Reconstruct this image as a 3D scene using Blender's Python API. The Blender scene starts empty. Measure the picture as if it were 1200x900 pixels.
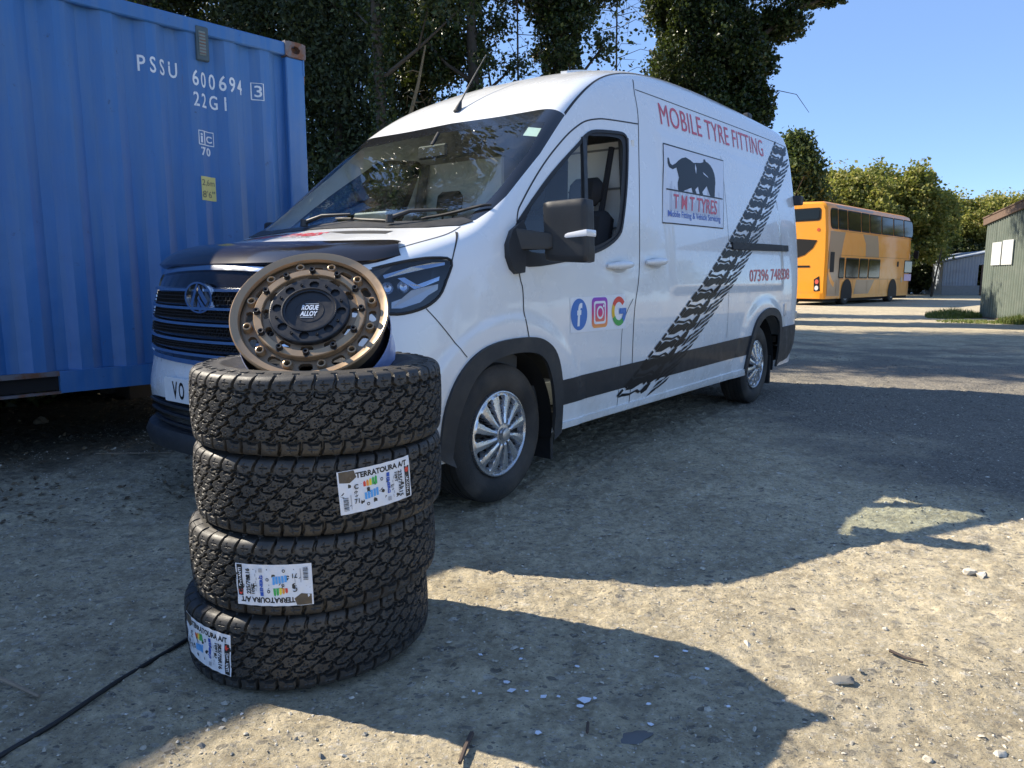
import bpy, bmesh, math, random, os
import numpy as np
from mathutils import Vector, Matrix, Quaternion
from mathutils.bvhtree import BVHTree
random.seed(7); rng = np.random.default_rng(7)
SC = bpy.context.scene
COL = SC.collection
PI = math.pi
# ---------------------------------------------------------------- camera
CAM_H = 1.129
cam = bpy.data.cameras.new('camera'); camo = bpy.data.objects.new('camera', cam); COL.objects.link(camo)
camo.location = (0, 0, CAM_H); camo.rotation_euler = (math.radians(90 - 8.247), 0, 0)
cam.sensor_fit = 'HORIZONTAL'; cam.sensor_width = 36.0; cam.lens = 36.0 * 851.7 / 1200.0
cam.clip_start = 0.05; cam.clip_end = 2000
SC.camera = camo
# ---------------------------------------------------------------- light
DXV = Vector((0.60511, 0.79614, 0)); NV = Vector((0.79614, -0.60511, 0))   # van: rearwards, near side outwards
SUN = (DXV * 0.31 + NV * 1.14 + Vector((0, 0, -1))).normalized()             # direction the light travels
sun_el = math.asin(-SUN.z); sun_az = math.atan2(-SUN.x, -SUN.y)              # azimuth of the sun from +Y towards +X
W = bpy.data.worlds.new('World'); SC.world = W; W.use_nodes = True
nt = W.node_tree; nt.nodes.clear()
sky = nt.nodes.new('ShaderNodeTexSky'); sky.sky_type = 'NISHITA'; sky.sun_disc = False
sky.sun_elevation = sun_el; sky.sun_rotation = sun_az
sky.air_density = 0.72; sky.dust_density = 0.0; sky.ozone_density = 4.0; sky.altitude = 500
bg = nt.nodes.new('ShaderNodeBackground'); bg.inputs['Strength'].default_value = 0.122
wo = nt.nodes.new('ShaderNodeOutputWorld')
# the same even blue mixed into every direction: softens the pale band at the horizon
smx = nt.nodes.new('ShaderNodeMix'); smx.data_type = 'RGBA'; smx.inputs[0].default_value = 0.5; smx.inputs[7].default_value = (0.98, 1.62, 3.05, 1)
nt.links.new(sky.outputs[0], smx.inputs[6]); nt.links.new(smx.outputs[2], bg.inputs[0]); nt.links.new(bg.outputs[0], wo.inputs[0])
sl = bpy.data.lights.new('sun', 'SUN'); sl.energy = 4.1; sl.angle = math.radians(0.53); sl.color = (1.0, 0.90, 0.74)
so = bpy.data.objects.new('sun', sl); COL.objects.link(so)
so.rotation_euler = SUN.to_track_quat('-Z', 'Y').to_euler(); so.location = (-10, 10, 30)
SC.view_settings.view_transform = 'Standard'; SC.view_settings.look = 'None'
SC.view_settings.exposure = 1.3; SC.view_settings.gamma = 1.0; SC.view_settings.use_curve_mapping = False
# ---------------------------------------------------------------- materials
class NT:
    """small node helper"""
    def __init__(s, m): s.t = m.node_tree; s.t.nodes.clear()
    def n(s, typ, **kw):
        o = s.t.nodes.new('ShaderNode' + typ)
        for k, v in kw.items():
            if k in o.inputs and not hasattr(o, k): o.inputs[k].default_value = v
            elif hasattr(o, k): setattr(o, k, v)
            else: o.inputs[k].default_value = v
        return o
    def l(s, a, b): s.t.links.new(a, b)
def ramp(N, src, stops):
    r = N.n('ValToRGB'); e = r.color_ramp.elements
    while len(e) < len(stops): e.new(0.5)
    for el, (p, c) in zip(e, stops):
        el.position = p; el.color = (c[0], c[1], c[2], 1) if hasattr(c, '__len__') else (c, c, c, 1)
    N.l(src, r.inputs[0]); return r.outputs[0]
def noise(N, vec, scale, detail=4, rough=.55, dist=0.0):
    o = N.n('TexNoise'); o.inputs['Scale'].default_value = scale; o.inputs['Detail'].default_value = detail
    o.inputs['Roughness'].default_value = rough; o.inputs['Distortion'].default_value = dist
    if vec is not None: N.l(vec, o.inputs['Vector'])
    return o.outputs['Fac']
def mixc(N, fac, a, b, mode='MIX'):
    o = N.n('Mix'); o.data_type = 'RGBA'; o.blend_type = mode
    for s, v in ((o.inputs[0], fac), (o.inputs[6], a), (o.inputs[7], b)):
        if hasattr(v, 'is_output'): N.l(v, s)
        elif hasattr(v, '__len__'): s.default_value = (v[0], v[1], v[2], 1)
        else: s.default_value = v
    return o.outputs[2]
def bump(N, h, strength=.3, dist=.01, prev=None):
    o = N.n('Bump'); o.inputs['Strength'].default_value = strength; o.inputs['Distance'].default_value = dist
    N.l(h, o.inputs['Height'])
    if prev is not None: N.l(prev, o.inputs['Normal'])
    return o.outputs[0]
MATS = {}
def mat(name, col, rough=.5, metal=0, coat=0, var=0, vscale=6, bmp=0, bscale=40, spec=.5, dirt=None, dscale=3, dlo=.55, dhi=.75, emit=None):
    """plain surface: colour with some noise variation, optional dirt and fine relief"""
    if name in MATS: return MATS[name]
    m = bpy.data.materials.new(name); m.use_nodes = True; N = NT(m)
    b = N.n('BsdfPrincipled'); o = N.n('OutputMaterial'); N.l(b.outputs[0], o.inputs[0])
    tc = N.n('TexCoord').outputs['Object']
    c = None
    if var:
        f = noise(N, tc, vscale)
        c = mixc(N, f, [x * (1 - var) for x in col], [min(1, x * (1 + var)) for x in col])
    if dirt is not None:
        f2 = ramp(N, noise(N, tc, dscale, 6, .65), [(dlo, 0), (dhi, 1)])
        c = mixc(N, f2, c if c is not None else col, dirt)
    if c is not None: N.l(c, b.inputs['Base Color'])
    else: b.inputs['Base Color'].default_value = (*col, 1)
    if var or dirt is not None:
        N.l(ramp(N, noise(N, tc, vscale * 2.3), [(.3, max(0, rough - .08)), (.7, min(1, rough + .08))]), b.inputs['Roughness'])
    else: b.inputs['Roughness'].default_value = rough
    b.inputs['Metallic'].default_value = metal; b.inputs['Coat Weight'].default_value = coat
    b.inputs['Coat Roughness'].default_value = .04; b.inputs['Specular IOR Level'].default_value = spec
    if bmp: N.l(bump(N, noise(N, tc, bscale, 5), bmp), b.inputs['Normal'])
    if emit: b.inputs['Emission Color'].default_value = (*emit[0], 1); b.inputs['Emission Strength'].default_value = emit[1]
    MATS[name] = m; return m
def schlick(N):
    """two-sided Fresnel of a thin pane: the same from inside and outside"""
    g = N.n('NewGeometry'); d = N.n('VectorMath'); d.operation = 'DOT_PRODUCT'; N.l(g.outputs['Normal'], d.inputs[0]); N.l(g.outputs['Incoming'], d.inputs[1])
    def mth(op, a, b=None):
        q = N.n('Math'); q.operation = op
        for s, v in ((q.inputs[0], a), (q.inputs[1], b)):
            if v is None: continue
            if hasattr(v, 'is_output'): N.l(v, s)
            else: s.default_value = v
        return q.outputs[0]
    x = mth('POWER', mth('SUBTRACT', 1.0, mth('ABSOLUTE', d.outputs['Value'])), 5.0)
    return mth('ADD', mth('MULTIPLY', x, .93), .07)
def glass(name, tint=(.75, .82, .8), rough=.0, refl=1.1, dirt=0.0):
    """thin window glass: mirror reflection by Fresnel over a tinted transparent pane"""
    if name in MATS: return MATS[name]
    m = bpy.data.materials.new(name); m.use_nodes = True; N = NT(m)
    o = N.n('OutputMaterial'); tr = N.n('BsdfTransparent'); tr.inputs[0].default_value = (*tint, 1)
    gl = N.n('BsdfGlossy'); gl.inputs['Roughness'].default_value = rough; gl.inputs[0].default_value = (1, 1, 1, 1)
    fr = schlick(N)
    mu = N.n('Math'); mu.operation = 'MULTIPLY_ADD'; N.l(fr, mu.inputs[0]); mu.inputs[1].default_value = refl; mu.inputs[2].default_value = .01
    mx = N.n('MixShader'); N.l(mu.outputs[0], mx.inputs[0]); N.l(tr.outputs[0], mx.inputs[1]); N.l(gl.outputs[0], mx.inputs[2])
    out = mx.outputs[0]
    if dirt:
        tc = N.n('TexCoord').outputs['Object']
        f = noise(N, tc, 7, 8, .7); sp = noise(N, tc, 70, 2, .5)
        f = ramp(N, f, [(.4, 0), (.8, dirt)]); sp = ramp(N, sp, [(.66, 0), (.74, dirt * 3.2)])
        ad = N.n('Math'); ad.operation = 'MAXIMUM'; N.l(f, ad.inputs[0]); N.l(sp, ad.inputs[1])
        df = N.n('BsdfDiffuse'); df.inputs[0].default_value = (.55, .52, .46, 1)
        m2 = N.n('MixShader'); N.l(ad.outputs[0], m2.inputs[0]); N.l(out, m2.inputs[1]); N.l(df.outputs[0], m2.inputs[2]); out = m2.outputs[0]
    N.l(out, o.inputs[0]); MATS[name] = m; return m
# ---------------------------------------------------------------- objects
def tag(o, label=None, cat=None, group=None, kind=None):
    if label: o['label'] = label
    if cat: o['category'] = cat
    if group: o['group'] = group
    if kind: o['kind'] = kind
    return o
def empty(name, loc=(0, 0, 0), rz=0, label=None, cat=None, group=None, rot=None):
    o = bpy.data.objects.new(name, None); COL.objects.link(o); o.empty_display_size = .1
    o.location = loc; o.rotation_euler = rot if rot else (0, 0, rz)
    return tag(o, label, cat, group)
def link(name, me, mats, parent=None, loc=None, smooth=None):
    o = bpy.data.objects.new(name, me); COL.objects.link(o)
    if mats is not None:
        for m in (mats if isinstance(mats, (list, tuple)) else [mats]): me.materials.append(m)
    if parent is not None: o.parent = parent
    if loc is not None: o.location = loc
    return o
def auto_smooth(me, deg=35):
    """smooth shading with sharp edges past an angle"""
    bm = bmesh.new(); bm.from_mesh(me); a = math.radians(deg)
    for f in bm.faces: f.smooth = True
    for e in bm.edges:
        if len(e.link_faces) == 2: e.smooth = e.calc_face_angle(0) < a
    bm.to_mesh(me); bm.free()
class MB:
    """mesh builder: adds shapes into one vertex / face list"""
    def __init__(s): s.v = []; s.f = []; s.m = []
    def add(s, vs, fs, mi=0):
        b = len(s.v); s.v += [tuple(v) for v in vs]; s.f += [tuple(b + i for i in f) for f in fs]; s.m += [mi] * len(fs); return s
    def box(s, a, b, mi=0, M=None, bev=0):
        x0, y0, z0 = a; x1, y1, z1 = b
        if bev:
            e = bev; vs = []
            for z, k in ((z0, e), (z0 + e, 0), (z1 - e, 0), (z1, e)):
                for (cx, cy, sx, sy) in ((x0, y0, 1, 1), (x1, y0, -1, 1), (x1, y1, -1, -1), (x0, y1, 1, -1)):
                    # two points per corner
                    p1 = (cx + sx * (e + k * .0 if k == 0 else e), cy + sy * k, z); p2 = (cx + sx * k, cy + sy * e, z)
                    vs += ([p2, p1] if (sx * sy) > 0 else [p1, p2])
            n = 8; fs = []
            for r in range(3):
                for i in range(n): fs.append((r * n + i, r * n + (i + 1) % n, (r + 1) * n + (i + 1) % n, (r + 1) * n + i))
            fs.append(tuple(range(n - 1, -1, -1))); fs.append(tuple(3 * n + i for i in range(n)))
        else:
            vs = [(x0, y0, z0), (x1, y0, z0), (x1, y1, z0), (x0, y1, z0), (x0, y0, z1), (x1, y0, z1), (x1, y1, z1), (x0, y1, z1)]
            fs = [(0, 3, 2, 1), (4, 5, 6, 7), (0, 1, 5, 4), (1, 2, 6, 5), (2, 3, 7, 6), (3, 0, 4, 7)]
        if M is not None: vs = [M @ Vector(v) for v in vs]
        return s.add(vs, fs, mi)
    def prism(s, poly, z0, z1, mi=0, M=None):
        """extrude a 2D (x,y) polygon from z0 to z1"""
        n = len(poly); vs = [(x, y, z0) for x, y in poly] + [(x, y, z1) for x, y in poly]
        a = sum(poly[i][0] * poly[(i + 1) % n][1] - poly[(i + 1) % n][0] * poly[i][1] for i in range(n))
        fs = [tuple(range(n - 1, -1, -1)), tuple(range(n, 2 * n))] + [(i, (i + 1) % n, n + (i + 1) % n, n + i) for i in range(n)]
        if a < 0: fs = [tuple(reversed(f)) for f in fs]
        if M is not None: vs = [M @ Vector(v) for v in vs]
        return s.add(vs, fs, mi)
    def tube(s, pts, r, n=8, mi=0, caps=True):
        pts = [Vector(p) for p in pts]; k = len(pts); rr = r if hasattr(r, '__len__') else [r] * k
        vs = []; up = None
        for i, p in enumerate(pts):
            t = (pts[min(i + 1, k - 1)] - pts[max(i - 1, 0)]).normalized()
            if up is None: up = Vector((0, 0, 1)) if abs(t.z) < .9 else Vector((1, 0, 0))
            a = t.cross(up).normalized(); bb = a.cross(t).normalized(); up = bb
            for j in range(n):
                th = 2 * PI * j / n; vs.append(p + a * (rr[i] * math.cos(th)) + bb * (rr[i] * math.sin(th)))
        fs = [(i * n + j, i * n + (j + 1) % n, (i + 1) * n + (j + 1) % n, (i + 1) * n + j) for i in range(k - 1) for j in range(n)]
        fs = [tuple(reversed(f)) for f in fs]
        if caps: fs += [tuple(range(n)), tuple((k - 1) * n + j for j in range(n - 1, -1, -1))]
        return s.add(vs, fs, mi)
    def lathe(s, prof, n=48, mi=0, M=None, closed=False, a0=0, a1=2 * PI):
        """revolve (r, h) profile about local Z"""
        vs = []; full = abs(a1 - a0 - 2 * PI) < 1e-6; cnt = n if full else n + 1
        for j in range(cnt):
            th = a0 + (a1 - a0) * j / n; c, q = math.cos(th), math.sin(th)
            for r, h in prof: vs.append((r * c, r * q, h))
        k = len(prof); fs = []; kk = k if closed else k - 1
        for j in range(n):
            j2 = (j + 1) % cnt
            for i in range(kk): fs.append((j * k + i, j2 * k + i, j2 * k + (i + 1) % k, j * k + (i + 1) % k))
        if M is not None: vs = [M @ Vector(v) for v in vs]
        return s.add(vs, fs, mi)
    def mesh(s, name):
        me = bpy.data.meshes.new(name); me.from_pydata([tuple(v) for v in s.v], [], s.f)
        if any(s.m): me.polygons.foreach_set('material_index', s.m)
        me.update(); return me
    def build(s, name, mats, parent=None, smooth=None, loc=None):
        me = s.mesh(name); o = link(name, me, mats, parent, loc)
        if smooth: auto_smooth(me, smooth)
        return o
def bm_obj(name, bm, mats, parent=None, smooth=None):
    me = bpy.data.meshes.new(name); bm.to_mesh(me); bm.free(); o = link(name, me, mats, parent)
    if smooth: auto_smooth(me, smooth)
    return o
def text_mesh(body, size=1.0, bold=0.0, spacing=1.0, res=3):
    """outline lettering as a flat mesh in x/y: returns vertices, faces, width and height"""
    cu = bpy.data.curves.new('lettering', 'FONT'); cu.body = body; cu.size = size; cu.offset = bold; cu.space_character = spacing; cu.resolution_u = res
    o = bpy.data.objects.new('lettering', cu); COL.objects.link(o)
    dg = bpy.context.evaluated_depsgraph_get(); dg.update(); me = o.evaluated_get(dg).to_mesh()
    v = np.array([tuple(q.co) for q in me.vertices]) if len(me.vertices) else np.zeros((0, 3)); f = [tuple(p.vertices) for p in me.polygons]
    o.evaluated_get(dg).to_mesh_clear(); bpy.data.objects.remove(o); bpy.data.curves.remove(cu)
    mn = v.min(0); v = v - mn; return v, f, v[:, 0].max(), v[:, 1].max()
# ================================================================ GROUND
def vnoise(x, y, seed=0):
    """smooth value noise on arrays"""
    xi = np.floor(x).astype(np.int64); yi = np.floor(y).astype(np.int64); fx = x - xi; fy = y - yi
    fx = fx * fx * (3 - 2 * fx); fy = fy * fy * (3 - 2 * fy)
    def h(a, b):
        n = (a * 374761393 + b * 668265263 + seed * 1442695041) & 0xffffffff
        n = ((n ^ (n >> 13)) * 1274126177) & 0xffffffff; return ((n ^ (n >> 16)) & 0xffff) / 65535.0
    return (h(xi, yi) * (1 - fx) + h(xi + 1, yi) * fx) * (1 - fy) + (h(xi, yi + 1) * (1 - fx) + h(xi + 1, yi + 1) * fx) * fy
def fbm(x, y, s, o=4, seed=0):
    r = 0; a = .5
    for k in range(o): r = r + a * (vnoise(x * s, y * s, seed + k) - .5); s *= 2.03; a *= .52
    return r
def cellstone(x, y, s, seed):
    """flat-topped pebbles pressed into the dirt"""
    X = x * s; Y = y * s; xi = np.floor(X); yi = np.floor(Y); best = np.full(X.shape, 9.0); hh = np.zeros(X.shape)
    for dx in (-1, 0, 1):
        for dy in (-1, 0, 1):
            a = xi + dx; b = yi + dy
            rx = vnoise(a * 7.31 + .5, b * 3.17, seed); ry = vnoise(a * 2.71, b * 9.13 + .5, seed + 5); rr = vnoise(a * 5.1, b * 4.3, seed + 9)
            an = rr * 6.28; ux = X - (a + rx); uy = Y - (b + ry); p = ux * np.cos(an) + uy * np.sin(an); q = (-ux * np.sin(an) + uy * np.cos(an)) * 1.6
            d = np.sqrt(p * p + q * q) / (.12 + .38 * rr * rr); m = d < best; best = np.where(m, d, best); hh = np.where(m, rr, hh)
    return np.clip(1.25 - best, 0, .35) / .35 * hh
def ground_z(x, y):
    x = np.asarray(x, float); y = np.asarray(y, float)
    near_ = np.clip(1 - (np.hypot(x, y) - 9) / 6, 0, 1)
    z = fbm(x, y, .55, 3, 3) * .035 + fbm(x, y, 5.5, 4, 11) * .020 * near_ + fbm(x, y, 26, 3, 17) * .007 * near_
    z = z + (cellstone(x, y, 7, 21) * .009 + cellstone(x, y, 15, 31) * .008 + cellstone(x, y, 31, 41) * .005) * near_
    flat = np.clip(1 - (np.hypot(x + .62, y - 2.205) - .36) / .10, 0, 1); z = z * (1 - flat)
    return z - .004
def gz(x, y): return float(ground_z(np.array([x]), np.array([y]))[0])
def axis_coords(a, b, step, lo, hi, g=1.13):
    c = list(np.arange(a, b + 1e-6, step)); s = step; v = a; left = []
    while v > lo: s *= g; v -= s; left.append(v)
    s = step; v = b; right = []
    while v < hi: s *= g; v += s; right.append(v)
    return np.array(left[::-1] + c + right)
xs = axis_coords(-3.6, 5.2, .0135, -700, 800); ys = axis_coords(1.05, 7.6, .0135, -60, 1200)
GX, GY = np.meshgrid(xs, ys, indexing='xy'); GZ = ground_z(GX, GY)
def grid_mesh(name, X, Y, Z):
    ny, nx = X.shape; me = bpy.data.meshes.new(name); nv = nx * ny; co = np.stack([X, Y, Z], -1).reshape(-1, 3)
    i = np.arange(nv).reshape(ny, nx); q = np.stack([i[:-1, :-1], i[:-1, 1:], i[1:, 1:], i[1:, :-1]], -1).reshape(-1, 4)
    me.vertices.add(nv); me.vertices.foreach_set('co', co.ravel().astype(np.float32)); nf = len(q)
    me.loops.add(nf * 4); me.loops.foreach_set('vertex_index', q.ravel().astype(np.int32)); me.polygons.add(nf)
    me.polygons.foreach_set('loop_start', (np.arange(nf) * 4).astype(np.int32)); me.polygons.foreach_set('use_smooth', np.ones(nf, bool)); me.update(calc_edges=True); return me
def ground_mat():
    m = bpy.data.materials.new('compacted dirt and gravel'); m.use_nodes = True; N = NT(m)
    b = N.n('BsdfPrincipled'); o = N.n('OutputMaterial'); N.l(b.outputs[0], o.inputs[0]); tc = N.n('TexCoord').outputs['Object']
    big = noise(N, tc, .9, 6, .6, .4); mid = noise(N, tc, 7, 9, .74, .15); fine = noise(N, tc, 38, 8, .7)
    c = ramp(N, mid, [(.28, (.29, .24, .160)), (.41, (.46, .39, .265)), (.52, (.59, .505, .345)), (.70, (.72, .62, .435))])
    # smears of grey slate dust
    sl_ = ramp(N, noise(N, tc, 3.1, 8, .7, .3), [(.54, 0), (.70, .35)])
    c = mixc(N, sl_, c, (.30, .29, .265))
    # embedded chips of stone, two sizes
    for sc, th, w in ((16, .24, .75), (38, .26, .85), (85, .27, .85), (170, .28, .7)):
        vo = N.n('TexVoronoi'); vo.inputs['Scale'].default_value = sc; vo.inputs['Randomness'].default_value = 1
        mp = N.n('Mapping'); N.l(tc, mp.inputs[0]); mp.inputs['Rotation'].default_value = (0, 0, sc); mp.inputs['Scale'].default_value = (1, 1.7, 1); N.l(mp.outputs[0], vo.inputs['Vector'])
        sep = N.n('SeparateColor'); N.l(vo.outputs['Color'], sep.inputs[0])
        shade = ramp(N, sep.outputs[1], [(.0, (.12, .115, .105)), (.30, (.29, .265, .22)), (.6, (.48, .43, .345)), (.9, (.62, .57, .47)), (1, (.74, .71, .64))])
        msk = N.n('Math'); msk.operation = 'LESS_THAN'; N.l(vo.outputs['Distance'], msk.inputs[0]); msk.inputs[1].default_value = th + .06
        sel = N.n('Math'); sel.operation = 'LESS_THAN'; N.l(sep.outputs[0], sel.inputs[0]); sel.inputs[1].default_value = .42
        mu = N.n('Math'); mu.operation = 'MULTIPLY'; N.l(msk.outputs[0], mu.inputs[0]); N.l(sel.outputs[0], mu.inputs[1])
        m2 = N.n('Math'); m2.operation = 'MULTIPLY'; N.l(mu.outputs[0], m2.inputs[0]); m2.inputs[1].default_value = w
        c = mixc(N, m2.outputs[0], c, shade)
    # brown leaf litter and straw
    br = ramp(N, noise(N, tc, 11, 9, .8, .6), [(.62, 0), (.70, .5)]); c = mixc(N, br, c, (.17, .115, .055))
    c = mixc(N, .7, c, ramp(N, fine, [(.30, .35), (.62, 1.0)]), 'MULTIPLY')
    c = mixc(N, .8, c, ramp(N, big, [(.3, .74), (.62, 1.08)]), 'MULTIPLY')
    # darker tarmac chippings on the track to the right, mossy soil by the container
    sx = N.n('SeparateXYZ'); N.l(tc, sx.inputs[0])
    def lin(ax, ay, k):   # ax*x + ay*y + k
        a = N.n('Math'); a.operation = 'MULTIPLY_ADD'; N.l(sx.outputs[0], a.inputs[0]); a.inputs[1].default_value = ax; a.inputs[2].default_value = k
        d = N.n('Math'); d.operation = 'MULTIPLY_ADD'; N.l(sx.outputs[1], d.inputs[0]); d.inputs[1].default_value = ay; N.l(a.outputs[0], d.inputs[2]); return d.outputs[0]
    def add(a, bb, op='ADD'):
        q = N.n('Math'); q.operation = op
        for s_, v in ((q.inputs[0], a), (q.inputs[1], bb)):
            if hasattr(v, 'is_output'): N.l(v, s_)
            else: s_.default_value = v
        return q.outputs[0]
    wob = add(add(noise(N, tc, 1.1, 6, .6), -.5), 2.4, 'MULTIPLY')
    t1 = ramp(N, add(add(lin(.55, .10, -1.42), wob), 0.0), [(.0, 0), (.55, 1)])
    t2 = ramp(N, add(add(lin(-.02, -.12, 1.7), wob), 0), [(.0, 0), (.4, 1)])
    tar = add(t1, t2, 'MULTIPLY')
    grit = ramp(N, noise(N, tc, 60, 6, .75), [(.3, (.055, .052, .048)), (.5, (.14, .13, .118)), (.68, (.34, .31, .26))])
    c = mixc(N, add(tar, .80, 'MULTIPLY'), c, grit)
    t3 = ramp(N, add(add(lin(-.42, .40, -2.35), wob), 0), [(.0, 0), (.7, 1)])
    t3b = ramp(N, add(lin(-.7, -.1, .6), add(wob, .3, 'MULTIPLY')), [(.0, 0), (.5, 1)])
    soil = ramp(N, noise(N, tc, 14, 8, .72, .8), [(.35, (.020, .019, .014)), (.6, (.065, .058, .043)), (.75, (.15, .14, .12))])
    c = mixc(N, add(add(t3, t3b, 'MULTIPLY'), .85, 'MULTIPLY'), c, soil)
    N.l(c, b.inputs['Base Color']); b.inputs['Roughness'].default_value = .88; b.inputs['Specular IOR Level'].default_value = .25
    h = add(noise(N, tc, 45, 9, .78), add(noise(N, tc, 9, 6, .6), 2.0, 'MULTIPLY'))
    N.l(bump(N, h, .9, .018), b.inputs['Normal']); return m
M_GROUND = ground_mat()
go = link('ground', grid_mesh('ground', GX, GY, GZ), M_GROUND); tag(go, kind='structure')
# loose chippings: far too many to count
def stone_verts(r, flat=.55, seed=None):
    ico = [(-.526, 0, .851), (.526, 0, .851), (-.526, 0, -.851), (.526, 0, -.851), (0, .851, .526), (0, .851, -.526), (0, -.851, .526), (0, -.851, -.526), (.851, .526, 0), (-.851, .526, 0), (.851, -.526, 0), (-.851, -.526, 0)]
    return np.array(ico)
ICOF = np.array([(0, 4, 1), (0, 9, 4), (9, 5, 4), (4, 5, 8), (4, 8, 1), (8, 10, 1), (8, 3, 10), (5, 3, 8), (5, 2, 3), (2, 7, 3), (7, 10, 3), (7, 6, 10), (7, 11, 6), (11, 0, 6), (0, 1, 6), (6, 1, 10), (9, 0, 11), (9, 11, 2), (9, 2, 5), (7, 2, 11)])
OCT = np.array([(1, .2, 0), (.3, 1, .1), (-.9, .5, -.1), (-.6, -.8, .1), (.6, -.9, 0), (.1, .1, .95), (0, 0, -.6)]); OCTF = np.array([(0, 1, 5), (1, 2, 5), (2, 3, 5), (3, 4, 5), (4, 0, 5), (1, 0, 6), (2, 1, 6), (3, 2, 6), (4, 3, 6), (0, 4, 6)])
def tri_mesh(name, co, tris, smooth=False):
    me = bpy.data.meshes.new(name); nv = len(co); nf = len(tris); k = tris.shape[1]
    me.vertices.add(nv); me.vertices.foreach_set('co', co.ravel().astype(np.float32)); me.loops.add(nf * k); me.loops.foreach_set('vertex_index', tris.ravel().astype(np.int32))
    me.polygons.add(nf); me.polygons.foreach_set('loop_start', (np.arange(nf) * k).astype(np.int32)); me.polygons.foreach_set('use_smooth', np.full(nf, smooth)); me.update(calc_edges=True); return me
def scatter(name, X, Y, R, matl, flat=(.35, .8), small_=True):
    n = len(X); base = stone_verts(1); Z = ground_z(X, Y)
    small = small_; base = OCT if small else base; FF = OCTF if small else ICOF; kv = len(base)
    an = rng.uniform(0, 6.28, n); c, s = np.cos(an), np.sin(an)
    jit = rng.uniform(.62, 1.15, (n, kv, 1)); sc = np.stack([rng.uniform(.7, 1.4, n), rng.uniform(.6, 1.0, n), rng.uniform(flat[0], flat[1], n)], -1)[:, None, :]
    P = base[None] * jit * sc * R[:, None, None]
    tl = rng.uniform(-.35, .35, (n, 2)); x = P[..., 0]; y = P[..., 1]; z = P[..., 2] + x * tl[:, :1] + y * tl[:, 1:]
    P = np.stack([x * c[:, None] - y * s[:, None] + X[:, None], x * s[:, None] + y * c[:, None] + Y[:, None], z + (Z + R * .18)[:, None]], -1)
    F = (FF[None] + (np.arange(n) * kv)[:, None, None]).reshape(-1, 3)
    return link(name, tri_mesh(name, P.reshape(-1, 3), F), matl)
def stone_mat(name, cols):
    m = bpy.data.materials.new(name); m.use_nodes = True; N = NT(m); b = N.n('BsdfPrincipled'); o = N.n('OutputMaterial'); N.l(b.outputs[0], o.inputs[0])
    g = N.n('NewGeometry'); c = ramp(N, g.outputs['Random Per Island'], cols); tc = N.n('TexCoord').outputs['Object']
    c = mixc(N, .5, c, ramp(N, noise(N, tc, 60, 5, .7), [(.25, .5), (.75, 1.1)]), 'MULTIPLY'); N.l(c, b.inputs['Base Color']); b.inputs['Roughness'].default_value = .85
    N.l(bump(N, noise(N, tc, 150, 4), .3, .004), b.inputs['Normal']); return m
M_STONE = stone_mat('loose stone', [(0, (.15, .145, .13)), (.3, (.36, .33, .27)), (.7, (.52, .47, .37)), (.95, (.62, .57, .47)), (1, (.74, .71, .65))])
M_CHIP = stone_mat('dark chippings', [(0, (.06, .06, .058)), (.5, (.15, .14, .13)), (.85, (.28, .26, .22)), (1, (.50, .47, .40))])
n = 52000
X = rng.uniform(-3.2, 4.6, n); Y = 1.1 + 6.3 * rng.uniform(0, 1, n) ** 1.35
dens = vnoise(X * 1.7, Y * 1.7, 77) * .65 + vnoise(X * 6, Y * 6, 78) * .35; keep = (dens > .36) & (np.hypot(X + .63, Y - 2.22) > .40)
R = .0018 + .0030 * rng.exponential(.6, n); R = np.minimum(R, .017)
tag(scatter('loose_stones', X[keep], Y[keep], R[keep], M_STONE), 'small pale stones and grit scattered over the dirt yard', 'gravel', kind='stuff')
n = 12000
X = rng.uniform(1.7, 7.5, n); Y = rng.uniform(2.4, 11, n); k2 = (X > 1.75 + .5 * vnoise(X, Y, 5) * 2 - .12 * (Y - 3)) & (vnoise(X * 2, Y * 2, 99) > .25)
R = .003 + .0042 * rng.exponential(.5, n); R = np.minimum(R, .016)
tag(scatter('dark_chippings', X[k2], Y[k2], R[k2], M_CHIP), 'dark grey chippings covering the track right of the van', 'gravel', kind='stuff')
def img(px, py, z=0.0):
    """ground point seen in the photograph at a pixel (layout aid, worked out once from the camera)"""
    u = (px - 600) / 851.7; v = -(py - 450) / 851.7; p = math.radians(8.247)
    d = Vector((u, math.cos(p) + v * math.sin(p), -math.sin(p) + v * math.cos(p))); t = (z - CAM_H) / d.z; return d.x * t, d.y * t
def rock(px, py, size, flat, matl, label, name='stone', cat='stone', group=None, sx=1.0, rz=0.0):
    x, y = img(px, py); bm = bmesh.new(); bmesh.ops.create_icosphere(bm, subdivisions=2, radius=1)
    rs = random.random() * 50
    for v in bm.verts:
        k = 1 + .35 * (float(vnoise(np.array([v.co.x * 1.6 + rs]), np.array([v.co.y * 1.6 + v.co.z]), 3)[0]) - .5) * 2
        v.co = Vector((v.co.x * k * size * sx, v.co.y * k * size * .7, v.co.z * k * size * flat)); v.co.rotate(Quaternion((0, 0, 1), rz))
    me = bpy.data.meshes.new(name); bm.to_mesh(me); bm.free(); o = link(name, me, matl); o.location = (x, y, gz(x, y) + size * flat * .25); auto_smooth(me, 28); return tag(o, label, cat, group)
rock(986, 797, .034, .3, M_STONE, 'flat pale broken stone lying in the sunlit dirt at lower right', sx=1.3)
rock(1136, 670, .024, .75, M_STONE, 'left of two pale stones side by side at the edge of the dark gravel')
rock(1150, 673, .026, .65, M_STONE, 'right of two pale stones side by side at the edge of the dark gravel', rz=1)
rock(740, 862, .036, .12, mat('dark slate', (.11, .11, .11), .6, var=.3), 'dark flat slate lying in the shadow of the tyre stack', sx=1.4, rz=.1)
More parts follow.
